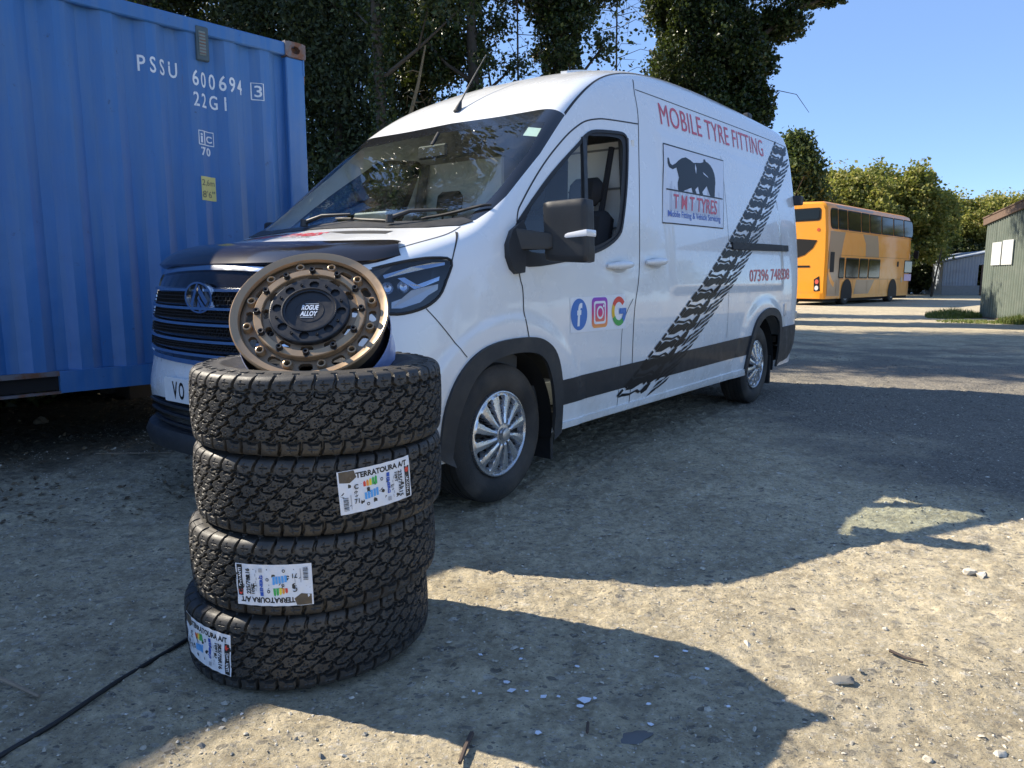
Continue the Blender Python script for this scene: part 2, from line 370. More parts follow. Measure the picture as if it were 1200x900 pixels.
rock(1173, 877, .017, .6, M_STONE, 'grey stone at the lower right corner of the yard', rz=.6)
rock(928, 714, .013, .7, mat('dark pebble', (.09, .085, .08), .8), 'small dark pebble in the sunlit dirt right of the wavy shadow')
rock(48, 497, .055, .7, mat('mossy stone', (.10, .08, .055), .9, var=.3), 'brown stone half buried under the edge of the blue container')
rock(1088, 884, .014, .6, M_STONE, 'small grey stone near the bottom edge of the sunlit dirt', rz=2)
rock(1037, 733, .010, .7, M_STONE, 'small pale pebble in the middle of the sunlit dirt')
# flakes of white paint in the shade of the tyre stack
M_FLAKE = mat('white paint flake', (.70, .74, .82), .5)
for (px, py, s) in ((593, 802, 13), (599, 811, 16), (636, 817, 13), (686, 822, 22), (680, 830, 12), (555, 812, 8), (562, 814, 8), (563, 769, 9), (676, 782, 8), (611, 763, 7), (610, 775, 7), (803, 763, 8), (828, 782, 8), (769, 771, 7), (630, 862, 11), (760, 824, 8), (854, 829, 7), (762, 848, 10), (655, 817, 8), (697, 820, 9), (617, 815, 6)):
    x, y = img(px, py); r = s * y / 851 * .33; k = random.randint(4, 6); a0 = random.random() * 6
    m = MB(); m.prism([(r * random.uniform(.6, 1.2) * math.cos(a0 + 2 * PI * i / k) * 1.3, r * random.uniform(.7, 1.2) * math.sin(a0 + 2 * PI * i / k)) for i in range(k)], 0, .0015)
    o = m.build('paint_flake', M_FLAKE); o.location = (x, y, gz(x, y) + .006); o.rotation_euler = (random.uniform(-.15, .15), random.uniform(-.15, .15), 0)
    tag(o, {593: 'pointed white paint flake, upper of two touching flakes left of centre in the tyre shadow', 599: 'white paint flake just below the pointed one in the tyre shadow', 686: 'largest white paint flake in the shadow of the tyre stack', 636: 'single white paint flake between the touching pair and the largest flake', 680: 'white paint flake tucked against the front of the largest flake'}.get(px, 'tiny white paint flake lying in the shade of the tyre stack'), 'paint flake', 'white paint flakes on the dirt')
# cable, sticks
m = MB(); pts = []
for (x, y) in [(-1.62, .9), (-1.40, 1.22), (-1.215, 1.56), (-1.16, 1.70), (-1.10, 1.88), (-1.035, 2.10), (-.97, 2.32), (-.93, 2.5)]:
    pts.append((x, y, gz(x, y) + .006))
m.tube(pts, .0065, 8); tag(m.build('cable', mat('black cable sheath', (.015, .015, .016), .5), smooth=60), 'black cable running over the dirt and under the tyre stack', 'cable')
def stick(p, r, label, matl):
    m = MB(); q = []
    for (px, py) in p: x, y = img(px, py); q.append((x, y, gz(x, y) + r * 1.2 + .004))
    m.tube(q, [r, r * .9, r * .7][:len(q)], 6); tag(m.build('twig', matl), label, 'twig')
M_TWIG = mat('dry twig', (.26, .20, .14), .8, var=.25, vscale=20); M_TWD = mat('dark twig', (.07, .05, .04), .8)
stick([(-14, 797), (18, 806), (46, 820)], .006, 'pale dry twig on the shaded ground at the left edge', M_TWIG)
stick([(1042, 764), (1060, 770), (1082, 776)], .005, 'short dark twig lying in the sunlit dirt', M_TWD)
stick([(689, 850), (688, 868)], .004, 'brown splinter lying in the shadow of the tyre stack', M_TWD)
stick([(553, 866), (545, 884), (539, 902)], .007, 'dark stick at the bottom edge beside the tyre shadow', M_TWD)
stick([(112, 533), (150, 532), (200, 531)], .003, 'thin straw stalk on the dark soil before the van', M_TWIG)
# ================================================================ VAN
VAN_ROT = math.atan2(0.79614, 0.60511)
VO = Vector((-0.00815, 3.55066, 0)) + NV * (-1.03)
van = empty('cargo_van', VO, VAN_ROT, 'white tyre fitting van with black tread mark decals parked beside the blue container', 'van')
# local axes of the van: x to the rear (front axle at 0), y to the far side (near side at -1.03), z up
WB = 3.76
def van_cage():
    # rows of the top surface: (centre x, z, edge x, edge half width, edge z, bulge)
    rows = [(-.98, .27, -.72, .90, .28), (-1.04, .42, -.76, .93, .42), (-1.055, .57, -.78, .955, .57), (-1.03, .66, -.75, .945, .66),
            (-1.00, .92, -.72, .935, .92), (-.985, 1.12, -.66, .93, 1.10), (-.92, 1.24, -.56, .935, 1.225), (-.50, 1.345, -.32, .965, 1.305),
            (.0, 1.445, -.08, .955, 1.40), (.38, 1.785, .27, .905, 1.71), (.74, 2.10, .64, .85, 2.04), (1.05, 2.345, 1.0, .80, 2.275),
            (1.5, 2.54, 1.48, .775, 2.45), (2.2, 2.66, 2.15, .77, 2.555), (3.4, 2.69, 3.4, .76, 2.60), (4.5, 2.69, 4.5, .76, 2.59),
            (4.94, 2.69, 4.93, .76, 2.59), (5.05, 2.65, 5.03, .755, 2.56)]
    V = []; idx = {}
    def P(key, x, w, z): idx[key] = len(V); V.append((x, w, z))
    nr = len(rows)
    ks = [0, .4, .78, 1]
    for i, (cx, cz, ex, ew, ez) in enumerate(rows):
        for k, t in enumerate(ks):
            g = t ** 2.6 if i < 11 else t ** 3.2
            P(('t', i, k), cx + (ex - cx) * (t ** 3.0), ew * t, cz + (ez - cz) * g)
    # side columns
    cols = [(-.50, 1.0), (-.30, 1.03), (.15, 1.03), (.62, 1.03), (1.15, 1.03), (1.75, 1.03), (2.4, 1.03), (3.5, 1.03), (4.4, 1.03), (4.66, 1.03), (4.73, 1.01)]
    # column c top is the edge point of row c+7 ; lower levels
    for c, (x, w) in enumerate(cols):
        ex, ew, ez = rows[c + 7][2], rows[c + 7][3], rows[c + 7][4]
        if c == 0: zz = [.29, .43, .58, .67, .92, 1.10]; ws = [.965, .985, 1.0, 1.005, 1.005, .995]
        elif c == 1: zz = [.30, .44, .6, .74, .98, 1.22]; ws = [1.0, 1.015, 1.03, 1.03, 1.03, 1.015]
        elif c == 2: zz = [.30, .45, .64, .85, 1.12, 1.40]; ws = [1.0, 1.02, 1.03, 1.03, 1.03, .985]
        else:
            zz = [.30, .45, .70, 1.15, 1.50, 1.72] if c == 3 else [.30, .45, .70, 1.18, 1.70, 2.18]
            ws = [1.0, 1.02, 1.03, 1.03, .98, .925] if c == 3 else [1.0, 1.02, 1.03, 1.025, .95, .86]
        if c == 10: ws = [q - .02 for q in ws]
        for j in range(6):
            t = max(0, (j - 3) / 3.0)
            xx = x + (ex - x) * t * .9 if c < 9 else x + (ex - x) * (zz[j] - .3) / (ez - .3)
            P(('s', c, j), xx, ws[j], zz[j])
    # rear face
    rz = [.30, .45, .70, 1.18, 1.70, 2.18]
    for j in range(6):
        zf = (rz[j] - .3) / 2.2
        for k, t in enumerate(ks[:3]): P(('r', j, k), 4.76 + .28 * zf, [1.0, 1.0, 1.0, 1.0, .93, .84][j] * t * .98, rz[j])
    F = []
    for i in range(nr - 1):
        for k in range(3): F.append((idx['t', i, k], idx['t', i + 1, k], idx['t', i + 1, k + 1], idx['t', i, k + 1]))
    E = lambda i: idx['t', i, 3]
    S = lambda c, j: idx['s', c, j] if j < 6 else E(c + 7)
    for j in range(5): F.append((E(j), E(j + 1), S(0, j + 1), S(0, j)))
    F.append((E(5), E(6), S(0, 6), S(0, 5)))
    for c in range(len(cols) - 1):
        for j in range(6): F.append((S(c, j), S(c, j + 1), S(c + 1, j + 1), S(c + 1, j)))
    L = len(cols) - 1
    R = lambda j, k: (idx['t', nr - 1, k] if j == 6 else (idx['r', j, k] if k < 3 else S(L, j)))
    for j in range(6):
        for k in range(3): F.append((R(j, k + 1), R(j + 1, k + 1), R(j + 1, k), R(j, k)))
    return V, F
def subdivided(V, F, levels, name='body', mirror=True):
    bm = bmesh.new()
    half = [bm.verts.new((x, -w, z)) for x, w, z in V]           # near side
    mir = [h if V[i][1] < 1e-6 else bm.verts.new((V[i][0], V[i][1], V[i][2])) for i, h in enumerate(half)]
    for f in F:
        try: bm.faces.new([half[i] for i in f])
        except ValueError: pass
        try: bm.faces.new([mir[i] for i in reversed(f)])
        except ValueError: pass
    bmesh.ops.recalc_face_normals(bm, faces=bm.faces)
    me = bpy.data.meshes.new(name); bm.to_mesh(me); bm.free()
    o = bpy.data.objects.new(name, me); COL.objects.link(o)
    md = o.modifiers.new('sub', 'SUBSURF'); md.levels = levels; md.render_levels = levels
    dg = bpy.context.evaluated_depsgraph_get(); dg.update()
    ev = o.evaluated_get(dg); m2 = bpy.data.meshes.new_from_object(ev)
    bpy.data.objects.remove(o); bpy.data.meshes.remove(me)
    return m2
body_me = subdivided(*van_cage(), 4)
bmB = bmesh.new(); bmB.from_mesh(body_me)
c = sum((f.normal.dot(f.calc_center_median() - Vector((2, 0, 1.2))) > 0) for f in bmB.faces)
if c < len(bmB.faces) / 2: bmesh.ops.reverse_faces(bmB, faces=bmB.faces)
VT = BVHTree.FromBMesh(bmB)
# ---------------------------------------------------------------- helpers that lay shapes on the curved body
def pip(p, poly):
    x, y = p; c = False; n = len(poly); j = n - 1
    for i in range(n):
        xi, yi = poly[i]; xj, yj = poly[j]
        if (yi > y) != (yj > y) and x < (xj - xi) * (y - yi) / (yj - yi) + xi: c = not c
        j = i
    return c
def spline(pts, k=6, closed=False):
    """Catmull-Rom through points of any dimension"""
    P = [Vector(p) for p in pts]; n = len(P); out = []
    rngi = range(n) if closed else range(n - 1)
    for i in rngi:
        p1, p2 = P[i], P[(i + 1) % n]
        p0 = P[i - 1] if (i > 0 or closed) else p1; p3 = P[(i + 2) % n] if (i + 2 < n or closed) else p2
        for j in range(k):
            t = j / k; out.append(.5 * ((2 * p1) + (p2 - p0) * t + (2 * p0 - 5 * p1 + 4 * p2 - p3) * t * t + (3 * p1 - p0 - 3 * p2 + p3) * t ** 3))
    if not closed: out.append(P[-1])
    return [tuple(v) for v in out]
def cut_region(bm, poly, U, V, keep):
    """split the faces of bm along a 2D outline seen along U x V and take the inside out as a new bmesh"""
    n = len(poly); U = Vector(U); V = Vector(V)
    uv = lambda co: (co.dot(U), co.dot(V))
    u0 = min(p[0] for p in poly) - .05; u1 = max(p[0] for p in poly) + .05; v0 = min(p[1] for p in poly) - .05; v1 = max(p[1] for p in poly) + .05
    cand = [f for f in bm.faces if keep(f.calc_center_median()) and u0 < uv(f.calc_center_median())[0] < u1 and v0 < uv(f.calc_center_median())[1] < v1]
    for i in range(n):
        a = poly[i]; b = poly[(i + 1) % n]
        du, dv = b[0] - a[0], b[1] - a[1]
        if abs(du) + abs(dv) < 1e-7: continue
        lo = (min(a[0], b[0]) - 1e-3, min(a[1], b[1]) - 1e-3); hi = (max(a[0], b[0]) + 1e-3, max(a[1], b[1]) + 1e-3)
        fs = []
        for f in cand:
            if not f.is_valid: continue
            q = [uv(w.co) for w in f.verts]
            if min(x for x, _ in q) <= hi[0] and max(x for x, _ in q) >= lo[0] and min(y for _, y in q) <= hi[1] and max(y for _, y in q) >= lo[1]: fs.append(f)
        if not fs: continue
        es = set(e for f in fs for e in f.edges); vs = set(w for f in fs for w in f.verts)
        r = bmesh.ops.bisect_plane(bm, geom=fs + list(es) + list(vs), dist=1e-6, plane_co=U * a[0] + V * a[1], plane_no=(U * dv - V * du).normalized())
        nf = [g for g in r['geom'] if isinstance(g, bmesh.types.BMFace)]
        s = set(f for f in cand if f.is_valid); s.update(f for f in nf if f.is_valid); cand = list(s)
    ins = [f for f in cand if f.is_valid and pip(uv(f.calc_center_median()), poly)]
    new = bmesh.new(); mp = {}
    for f in ins:
        vv = []
        for w in f.verts:
            if w not in mp: mp[w] = new.verts.new(w.co)
            vv.append(mp[w])
        try: new.faces.new(vv)
        except ValueError: pass
    bmesh.ops.delete(bm, geom=ins, context='FACES')
    return new
def densify(v2, faces, maxlen):
    bm = bmesh.new(); vs = [bm.verts.new((p[0], p[1], 0)) for p in v2]
    for f in faces:
        try: bm.faces.new([vs[i] for i in f])
        except ValueError: pass
    bmesh.ops.triangulate(bm, faces=bm.faces)
    for _ in range(7):
        es = [e for e in bm.edges if e.calc_length() > maxlen]
        if not es: break
        bmesh.ops.subdivide_edges(bm, edges=es, cuts=1); bmesh.ops.triangulate(bm, faces=[f for f in bm.faces if len(f.verts) > 3])
    bm.verts.ensure_lookup_table(); bm.verts.index_update()
    V = [(w.co.x, w.co.y) for w in bm.verts]; F = [tuple(w.index for w in f.verts) for f in bm.faces]; bm.free()
    return V, F
DIRS = {'near': (lambda a, b: Vector((a, -3, b)), Vector((0, 1, 0))), 'far': (lambda a, b: Vector((a, 3, b)), Vector((0, -1, 0))),
        'front': (lambda a, b: Vector((-4, a, b)), Vector((1, 0, 0))), 'top': (lambda a, b: Vector((a, b, 5)), Vector((0, 0, -1))),
        'corner': (lambda a, b: Vector((-.5, -1, 0)) + Vector((.7071, -.7071, 0)) * a + Vector((-.7071, -.7071, 0)) * 2 + Vector((0, 0, b)), Vector((.7071, .7071, 0)))}
def on_body(face, a, b, off=0.0):
    fn, d = DIRS[face]; h = VT.ray_cast(fn(a, b), d)
    if h[0] is None:
        fn0 = fn(a, b); return Vector((a, -1.03 if face == 'near' else 1.03, b)) if face in ('near', 'far') else (Vector((-.7, a, b)) if face == 'front' else fn0)
    nn = h[1] if h[1].dot(d) < 0 else -h[1]
    return h[0] + nn * off
def drape(name, v2, faces, mats, parent, face='near', off=.004, maxlen=.08, mi=None, thick=0, flip=None, smooth=None):
    """lay a flat shape, given in the two axes seen from that side, on the body skin; thick > 0 gives it a rim"""
    if maxlen: v2, faces = densify(v2, faces, maxlen)
    P = [on_body(face, a, b, off + thick) for a, b in v2]; d = DIRS[face][1]
    F = []
    for f in faces:
        nrm = (P[f[1]] - P[f[0]]).cross(P[f[2]] - P[f[0]])
        F.append(f if nrm.dot(d) < 0 else tuple(reversed(f)))
    if thick:
        from collections import Counter
        ed = Counter(); n = len(P)
        for f in F:
            for i in range(len(f)): ed[(f[i], f[(i + 1) % len(f)])] += 1
        P += [on_body(face, a, b, -.002) for a, b in v2]
        for (a, b) in list(ed):
            if (b, a) not in ed: F.append((b, a, a + n, b + n))
    m = MB(); m.add(P, F); return m.build(name, mats, parent, smooth=smooth)
def ribbon2(path, w):
    """2D strip of a given width along a path"""
    P = [Vector(p) for p in path]; v = []; n = len(P)
    for i, p in enumerate(P):
        t = (P[min(i + 1, n - 1)] - P[max(i - 1, 0)]).normalized(); q = Vector((-t.y, t.x)) * w / 2; v += [tuple(p + q), tuple(p - q)]
    return v, [(2 * i, 2 * i + 1, 2 * i + 3, 2 * i + 2) for i in range(n - 1)]
def letters(body, quad, bold=0, spacing=1.0):
    """text mesh fitted to a quad given as top-left, top-right, bottom-right, bottom-left"""
    v, f, w, h = text_mesh(body, 1.0, bold, spacing); tl, tr, br, bl = [Vector(q) for q in quad]
    out = []
    for p in v:
        s, t = p[0] / w, p[1] / h
        q = (bl * (1 - s) + br * s) * (1 - t) + (tl * (1 - s) + tr * s) * t; out.append(tuple(q))
    return out, f
def ell(cx, cy, rx, ry, n=32, a0=0): return [(cx + rx * math.cos(a0 + 2 * PI * i / n), cy + ry * math.sin(a0 + 2 * PI * i / n)) for i in range(n)]
def ringpoly(cx, cy, rx, ry, k, n=40):
    v = ell(cx, cy, rx, ry, n) + ell(cx, cy, rx * k, ry * k, n)
    return v, [(i, (i + 1) % n, n + (i + 1) % n, n + i) for i in range(n)]
def ngon(poly): return list(poly), [tuple(range(len(poly)))]
def stroke2(path, w, closed=False):
    return ribbon2(path + ([path[0]] if closed else []), w)
# ---------------------------------------------------------------- paint and other van materials
def paint_mat():
    m = bpy.data.materials.new('white van paint'); m.use_nodes = True; N = NT(m)
    b = N.n('BsdfPrincipled'); o = N.n('OutputMaterial'); N.l(b.outputs[0], o.inputs[0]); tc = N.n('TexCoord').outputs['Object']
    f = ramp(N, noise(N, tc, 2.6, 9, .72), [(.40, 0), (.75, .75)])
    sx = N.n('SeparateXYZ'); N.l(tc, sx.inputs[0]); lo = N.n('MapRange'); N.l(sx.outputs[2], lo.inputs[0])
    lo.inputs[1].default_value = .75; lo.inputs[2].default_value = .28; lo.inputs[3].default_value = .12; lo.inputs[4].default_value = .9
    mu = N.n('Math'); mu.operation = 'MULTIPLY'; N.l(f, mu.inputs[0]); N.l(lo.outputs[0], mu.inputs[1])
    N.l(mixc(N, mu.outputs[0], (.78, .79, .79), (.46, .42, .35)), b.inputs['Base Color'])
    N.l(ramp(N, noise(N, tc, 5, 6, .6), [(.3, .16), (.75, .36)]), b.inputs['Roughness'])
    b.inputs['Coat Weight'].default_value = .6; b.inputs['Coat Roughness'].default_value = .03
    N.l(bump(N, noise(N, tc, 1.6, 2), .10, .02), b.inputs['Normal']); return m
M_PAINT = paint_mat()
M_BLK = mat('black trim plastic', (.022, .023, .025), .48, var=.2, vscale=9, bmp=.08, bscale=220)
M_CLAD = mat('weathered arch cladding', (.024, .026, .029), .55, var=.25, vscale=7, dirt=(.07, .065, .055), dscale=5, dlo=.5, dhi=.85, bmp=.1, bscale=240)
M_GLOSSB = mat('gloss black panel', (.012, .012, .014), .12, coat=.5)
M_CHROME = mat('chrome bars', (.62, .65, .70), .14, metal=1)
M_RUB = mat('rubber seal', (.012, .012, .013), .6)
M_DARK = mat('underbody black', (.01, .01, .01), .8)
M_GLASS = glass('cab side glass', (.86, .90, .88), refl=.75)
M_WSG = glass('windscreen glass', (.84, .91, .88), refl=1.0, dirt=.035)
M_RED = mat('red vinyl', (.62, .035, .055), .35, coat=.2)
M_VBLK = mat('black vinyl', (.008, .008, .009), .42, spec=.35)
M_STRIPE = mat('charcoal vinyl stripe', (.018, .02, .024), .42, coat=.15, var=.15)
M_SEAM = mat('panel gap', (.03, .03, .032), .7)
M_INT = mat('grey cab trim', (.075, .078, .08), .7, var=.1, bmp=.1, bscale=120)
M_SEAT = mat('dark seat fabric', (.02, .02, .023), .85, bmp=.3, bscale=300)
M_WPANEL = mat('pale bulkhead panel', (.80, .79, .74), .6, var=.06, vscale=4)
# swages: a shallow recess in the load side and a flare round each arch
def sstep(a, b, x):
    t = min(1, max(0, (x - a) / (b - a))); return t * t * (3 - 2 * t)
for v in bmB.verts:
    x, y, z = v.co
    if abs(y) > .6 and x > -.6:
        r = sstep(1.80, 1.86, x) * (1 - sstep(4.22, 4.28, x)) * sstep(1.02, 1.07, z) * (1 - sstep(2.10, 2.145, z))
        d = -.011 * r
        for wx in (0.02, WB + .02):
            q = math.hypot((x - wx) / .70, (z - .33) / .64)
            d += .010 * (1 - sstep(.93, 1.0, q)) * (1 if z < 1.0 else 0)
        v.co.y += math.copysign(d, y)
bmesh.ops.recalc_face_normals(bmB, faces=bmB.faces)
if sum(f.normal.z for f in bmB.faces if f.calc_center_median().z > 2.4) < 0: bmesh.ops.reverse_faces(bmB, faces=bmB.faces)
VT = BVHTree.FromBMesh(bmB)
ARCH_IN = spline([(-.40, .20), (-.40, .36), (-.385, .48), (-.33, .61), (-.238, .707), (-.069, .761), (.145, .761), (.266, .717), (.339, .604), (.385, .439), (.394, .333), (.394, .20)], 4)
ARCH_OUT = spline([(-.475, .27), (-.475, .404), (-.459, .558), (-.388, .692), (-.266, .787), (-.10, .832), (.145, .838), (.284, .808), (.382, .734), (.441, .582), (.468, .345), (.470, .27)], 4)
RARCH_IN = spline([(3.375, .20), (3.38, .36), (3.42, .50), (3.47, .60), (3.555, .70), (3.709, .783), (3.90, .800), (4.06, .765), (4.15, .676), (4.175, .486), (4.18, .34), (4.18, .2)], 4)
RARCH_OUT = spline([(3.30, .30), (3.315, .38), (3.35, .52), (3.42, .65), (3.525, .772), (3.70, .846), (3.93, .868), (4.123, .818), (4.215, .70), (4.245, .52), (4.25, .36), (4.25, .30)], 4)
WIN = spline([(1.380, 1.985), (1.362, 1.905), (1.286, 1.686), (1.189, 1.472), (1.131, 1.394), (.995, 1.328), (.804, 1.276), (.494, 1.225), (.179, 1.196), (.095, 1.235), (.10, 1.36), (.202, 1.458), (.500, 1.683), (.828, 1.897), (.900, 1.946), (1.005, 1.985), (1.280, 2.018), (1.36, 2.015)], 3, True)
near = lambda c: c.y < -.5
far = lambda c: c.y > .5
X_, Y_, Z_ = (1, 0, 0), (0, 1, 0), (0, 0, 1)
for flt in (near, far):
    cut_region(bmB, ARCH_IN, X_, Z_, flt).free(); cut_region(bmB, RARCH_IN, X_, Z_, flt).free()
    g = cut_region(bmB, WIN, X_, Z_, flt)
    if flt is near: g_near = g
    else: g_far = g
# windscreen: seen along the screen's own slope
SA = math.atan2(2.09 - 1.44, .74 - .0)
UW = Vector((0, 1, 0)); VW = Vector((math.cos(SA), 0, math.sin(SA)))
def ws_uv(L): return [(Vector(p).dot(UW), Vector(p).dot(VW)) for p in L]
wo_ = [(.757, -.839, 2.04), (.727, -.379, 2.085), (.735, 0, 2.105)]
wr_ = [(.012, -.910, 1.465), (.119, -.913, 1.535), (.453, -.884, 1.787)]
wb_ = [(-.27, 0, 1.39), (-.287, -.482, 1.377), (-.238, -.707, 1.374), (-.171, -.828, 1.385), (-.095, -.892, 1.406)]
half = list(reversed(wo_))[0:1] + [wo_[1], wo_[0], wr_[2], wr_[1], wr_[0], wb_[4], wb_[3], wb_[2], wb_[1], wb_[0]]
hl = ws_uv(half)
WSO = hl + [(-u, v) for u, v in reversed(hl[1:-1])]
ih = ws_uv([(.655, 0, 2.035), (.648, -.338, 2.019), (.631, -.80, 1.965), (.408, -.845, 1.793), (.133, -.855, 1.573), (.021, -.852, 1.489), (-.066, -.835, 1.435), (-.119, -.775, 1.42), (-.164, -.637, 1.41), (-.184, -.373, 1.413), (-.12, 0, 1.44)])
WSI = ih + [(-u, v) for u, v in reversed(ih[1:-1])]
ws_bm = cut_region(bmB, WSO, UW, VW, lambda c: -.4 < c.x < .9 and c.z > 1.3)
gl_bm = cut_region(ws_bm, WSI, UW, VW, lambda c: True)
# headlamps: taken out of the front corner
HL = [(-.70, -.80, 1.165), (-.632, -.863, 1.189), (-.547, -.907, 1.208), (-.449, -.941, 1.220), (-.356, -.970, 1.209), (-.404, -.982, 1.122), (-.452, -.983, 1.054), (-.529, -.970, 1.007), (-.627, -.938, .982), (-.70, -.895, .982), (-.76, -.80, .985), (-.80, -.70, 1.0), (-.80, -.68, 1.12)]
CU = Vector((.7071, -.7071, 0))
HLn = [(Vector(p).dot(CU), p[2]) for p in HL]
CUf = Vector((.7071, .7071, 0)); HLf = [(Vector((p[0], -p[1], p[2])).dot(CUf), p[2]) for p in HL]
hl_near = cut_region(bmB, HLn, CU, Z_, lambda c: c.x < -.2 and c.y < -.4)
hl_far = cut_region(bmB, HLf, CUf, Z_, lambda c: c.x < -.2 and c.y > .4)
bm_obj('body', bmB, M_PAINT, van, smooth=50)
# ---------------------------------------------------------------- glazing
wsf = bm_obj('windscreen_border', ws_bm, M_GLOSSB, van, smooth=60)
ws = bm_obj('windscreen', gl_bm, M_WSG, van, smooth=60)
G1 = [(.822, 1.885), (.496, 1.660), (.271, 1.495), (.175, 1.40), (.160, 1.275), (.217, 1.262), (.370, 1.255), (.660, 1.275)]
G2 = spline([(.90, 1.905), (.99, 1.955), (1.257, 1.985), (1.315, 1.96), (1.30, 1.88), (1.225, 1.681), (1.135, 1.469), (1.03, 1.369), (.80, 1.305), (.765, 1.31), (.80, 1.5)], 3, True)
def side_window(bm, nm, flt):
    q = cut_region(bm, G1, X_, Z_, flt); m = cut_region(bm, G2, X_, Z_, flt)
    fr = bm_obj('window_frame', bm, M_RUB, van, smooth=60)
    bm_obj('quarter_glass', q, M_GLASS, fr, smooth=60)
    if nm == 'near': m.free()      # this window is wound down
    else: bm_obj('door_glass', m, M_GLASS, fr, smooth=60)
side_window(g_near, 'near', near); side_window(g_far, 'far', far)
v2, f2 = stroke2(spline([(.835, 1.90), (.865, 1.90), (.80, 1.60), (.72, 1.275)], 4), .03)
drape('window_divider', *ribbon2([(.862, 1.925), (.79, 1.62), (.705, 1.262)], .034), M_BLK, van, off=.006, thick=.006)
# raised weather seal round the door window
drape('window_seal', *stroke2(WIN, .018, True), M_RUB, van, off=.0, thick=.007, maxlen=.05)
# ---------------------------------------------------------------- panel gaps
def seam(path, w=.0085, face='near', k=5): drape('panel_gap', *ribbon2(spline(path, k), w), M_SEAM, van, face=face, off=.0012, maxlen=.06)
DL = [(.098, 1.235), (.112, 1.36), (.148, 1.454), (.204, 1.515), (.362, 1.657), (.517, 1.782), (.699, 1.911), (.828, 1.987), (.930, 2.033), (1.059, 2.066), (1.193, 2.085), (1.584, 2.122)]
seam(DL); seam([(.088, 1.162), (.098, 1.117), (.111, 1.073), (.115, .946), (.142, .838)])
seam([(1.694, 2.436), (1.631, 2.338), (1.602, 2.184), (1.523, 1.925), (1.415, 1.485), (1.355, 1.15), (1.293, .952), (1.274, .739), (1.280, .33)])
seam([(1.271, 1.005), (1.204, .944), (1.152, .873), (1.123, .749), (1.123, .33)], .005)
seam([(1.657, 2.360), (2.333, 2.376), (3.105, 2.399), (4.439, 2.436), (4.9, 2.44)], .006)
seam([(-.231, 1.344), (-.28, 1.30), (-.321, 1.256), (-.353, 1.211)], .006)
seam([(-.526, 1.000), (-.479, .950), (-.416, .878), (-.354, .804), (-.325, .775)], .005)
seam([(2.95, 2.12), (2.93, 1.8), (2.90, 1.45), (2.88, 1.0), (2.87, .66)], .004)
for s in (-1, 1):
    drape('panel_gap', *ribbon2(spline([(.76, .835 * s), (1.0, .80 * s), (1.5, .72 * s), (2.2, .685 * s), (3.4, .67 * s), (4.8, .66 * s)], 5), .010), M_SEAM, van, face='top', off=.0015)
drape('panel_gap', *ribbon2(spline([(-.62, -.80), (-.52, -.83), (-.30, -.872), (-.18, -.87)], 5), .006), M_SEAM, van, face='top', off=.0012)
for yy in (-.34, .34): drape('roof_rib', *ribbon2([(1.5, yy), (4.8, yy)], .05), M_PAINT, van, face='top', off=.0, thick=.012, maxlen=.15, smooth=60)
# ---------------------------------------------------------------- cladding, stripe, sill
def band(name, inner, outer, matl, face, thick=.016, n=None):
    v = list(inner) + list(outer); k = len(inner); f = [(i, i + 1, k + i + 1, k + i) for i in range(k - 1)]
    return drape(name, v, f, matl, van, face=face, off=.001, thick=thick, maxlen=.09, smooth=50)
BC = [(4.245, .672), (4.70, .678), (4.69, .493), (4.60, .40), (4.52, .355), (4.25, .335)]
for fc in ('near', 'far'):
    band('arch_cladding', ARCH_IN[2:-2], ARCH_OUT[2:-2], M_CLAD, fc); band('arch_cladding', RARCH_IN[3:-3], RARCH_OUT[3:-3], M_CLAD, fc)
    drape('corner_cladding', *ngon(BC), M_CLAD, van, face=fc, off=.001, thick=.014, smooth=50)
    drape('side_stripe', *ngon([(.462, .442), (1.3, .455), (2.3, .468), (3.335, .482), (3.425, .645), (2.3, .620), (1.3, .602), (.452, .583)]), M_STRIPE, van, face=fc, off=.0034)
    drape('sill_strip', *ribbon2([(.48, .325), (1.7, .331), (3.33, .345)], .035), M_PAINT, van, face=fc, off=.0, thick=.012)
# inner arches, chassis and floor
for wx, hw in ((0.0, .40), (WB + .01, .405)):
    for s in (-1, 1):
        m = MB(); rr = [(ang) for ang in np.linspace(-.15, PI + .15, 25)]
        ring = [(wx + (hw + .035) * math.cos(a), .33 + (hw + .06) * math.sin(a)) for a in rr]
        vs = [(x, s * .985, z) for x, z in ring] + [(x, s * .60, z) for x, z in ring]; k = len(ring)
        m.add(vs, [(i, i + 1, k + i + 1, k + i) for i in range(k - 1)] + [tuple(range(k, 2 * k))]); m.build('wheel_arch_liner', M_DARK, van, smooth=40)
m = MB(); m.box((-.75, -.88, .30), (-.46, .88, .42)); m.box((-.46, -.58, .26), (.48, .58, .5)); m.box((.46, -.96, .30), (3.33, .96, .40)); m.box((3.33, -.58, .28), (4.22, .58, .5)); m.box((4.2, -.95, .34), (4.72, .95, .45))
m.tube([(.3, -.3, .24), (2.6, -.35, .26), (3.4, -.5, .25), (4.7, -.5, .3)], .035); m.tube([(0, -.8, .35), (0, .8, .35)], .05); m.tube([(WB, -.8, .35), (WB, .8, .35)], .06)
m.build('chassis', M_DARK, van)
for wx in (.47, WB + .44):
    for s in (-1, 1):
        m = MB(); m.box((wx - .012, s * .965 - (.30 if s > 0 else 0), .13), (wx + .012, s * .965 + (.30 if s < 0 else 0), .40), bev=.004); m.build('mudflap', M_BLK, van)
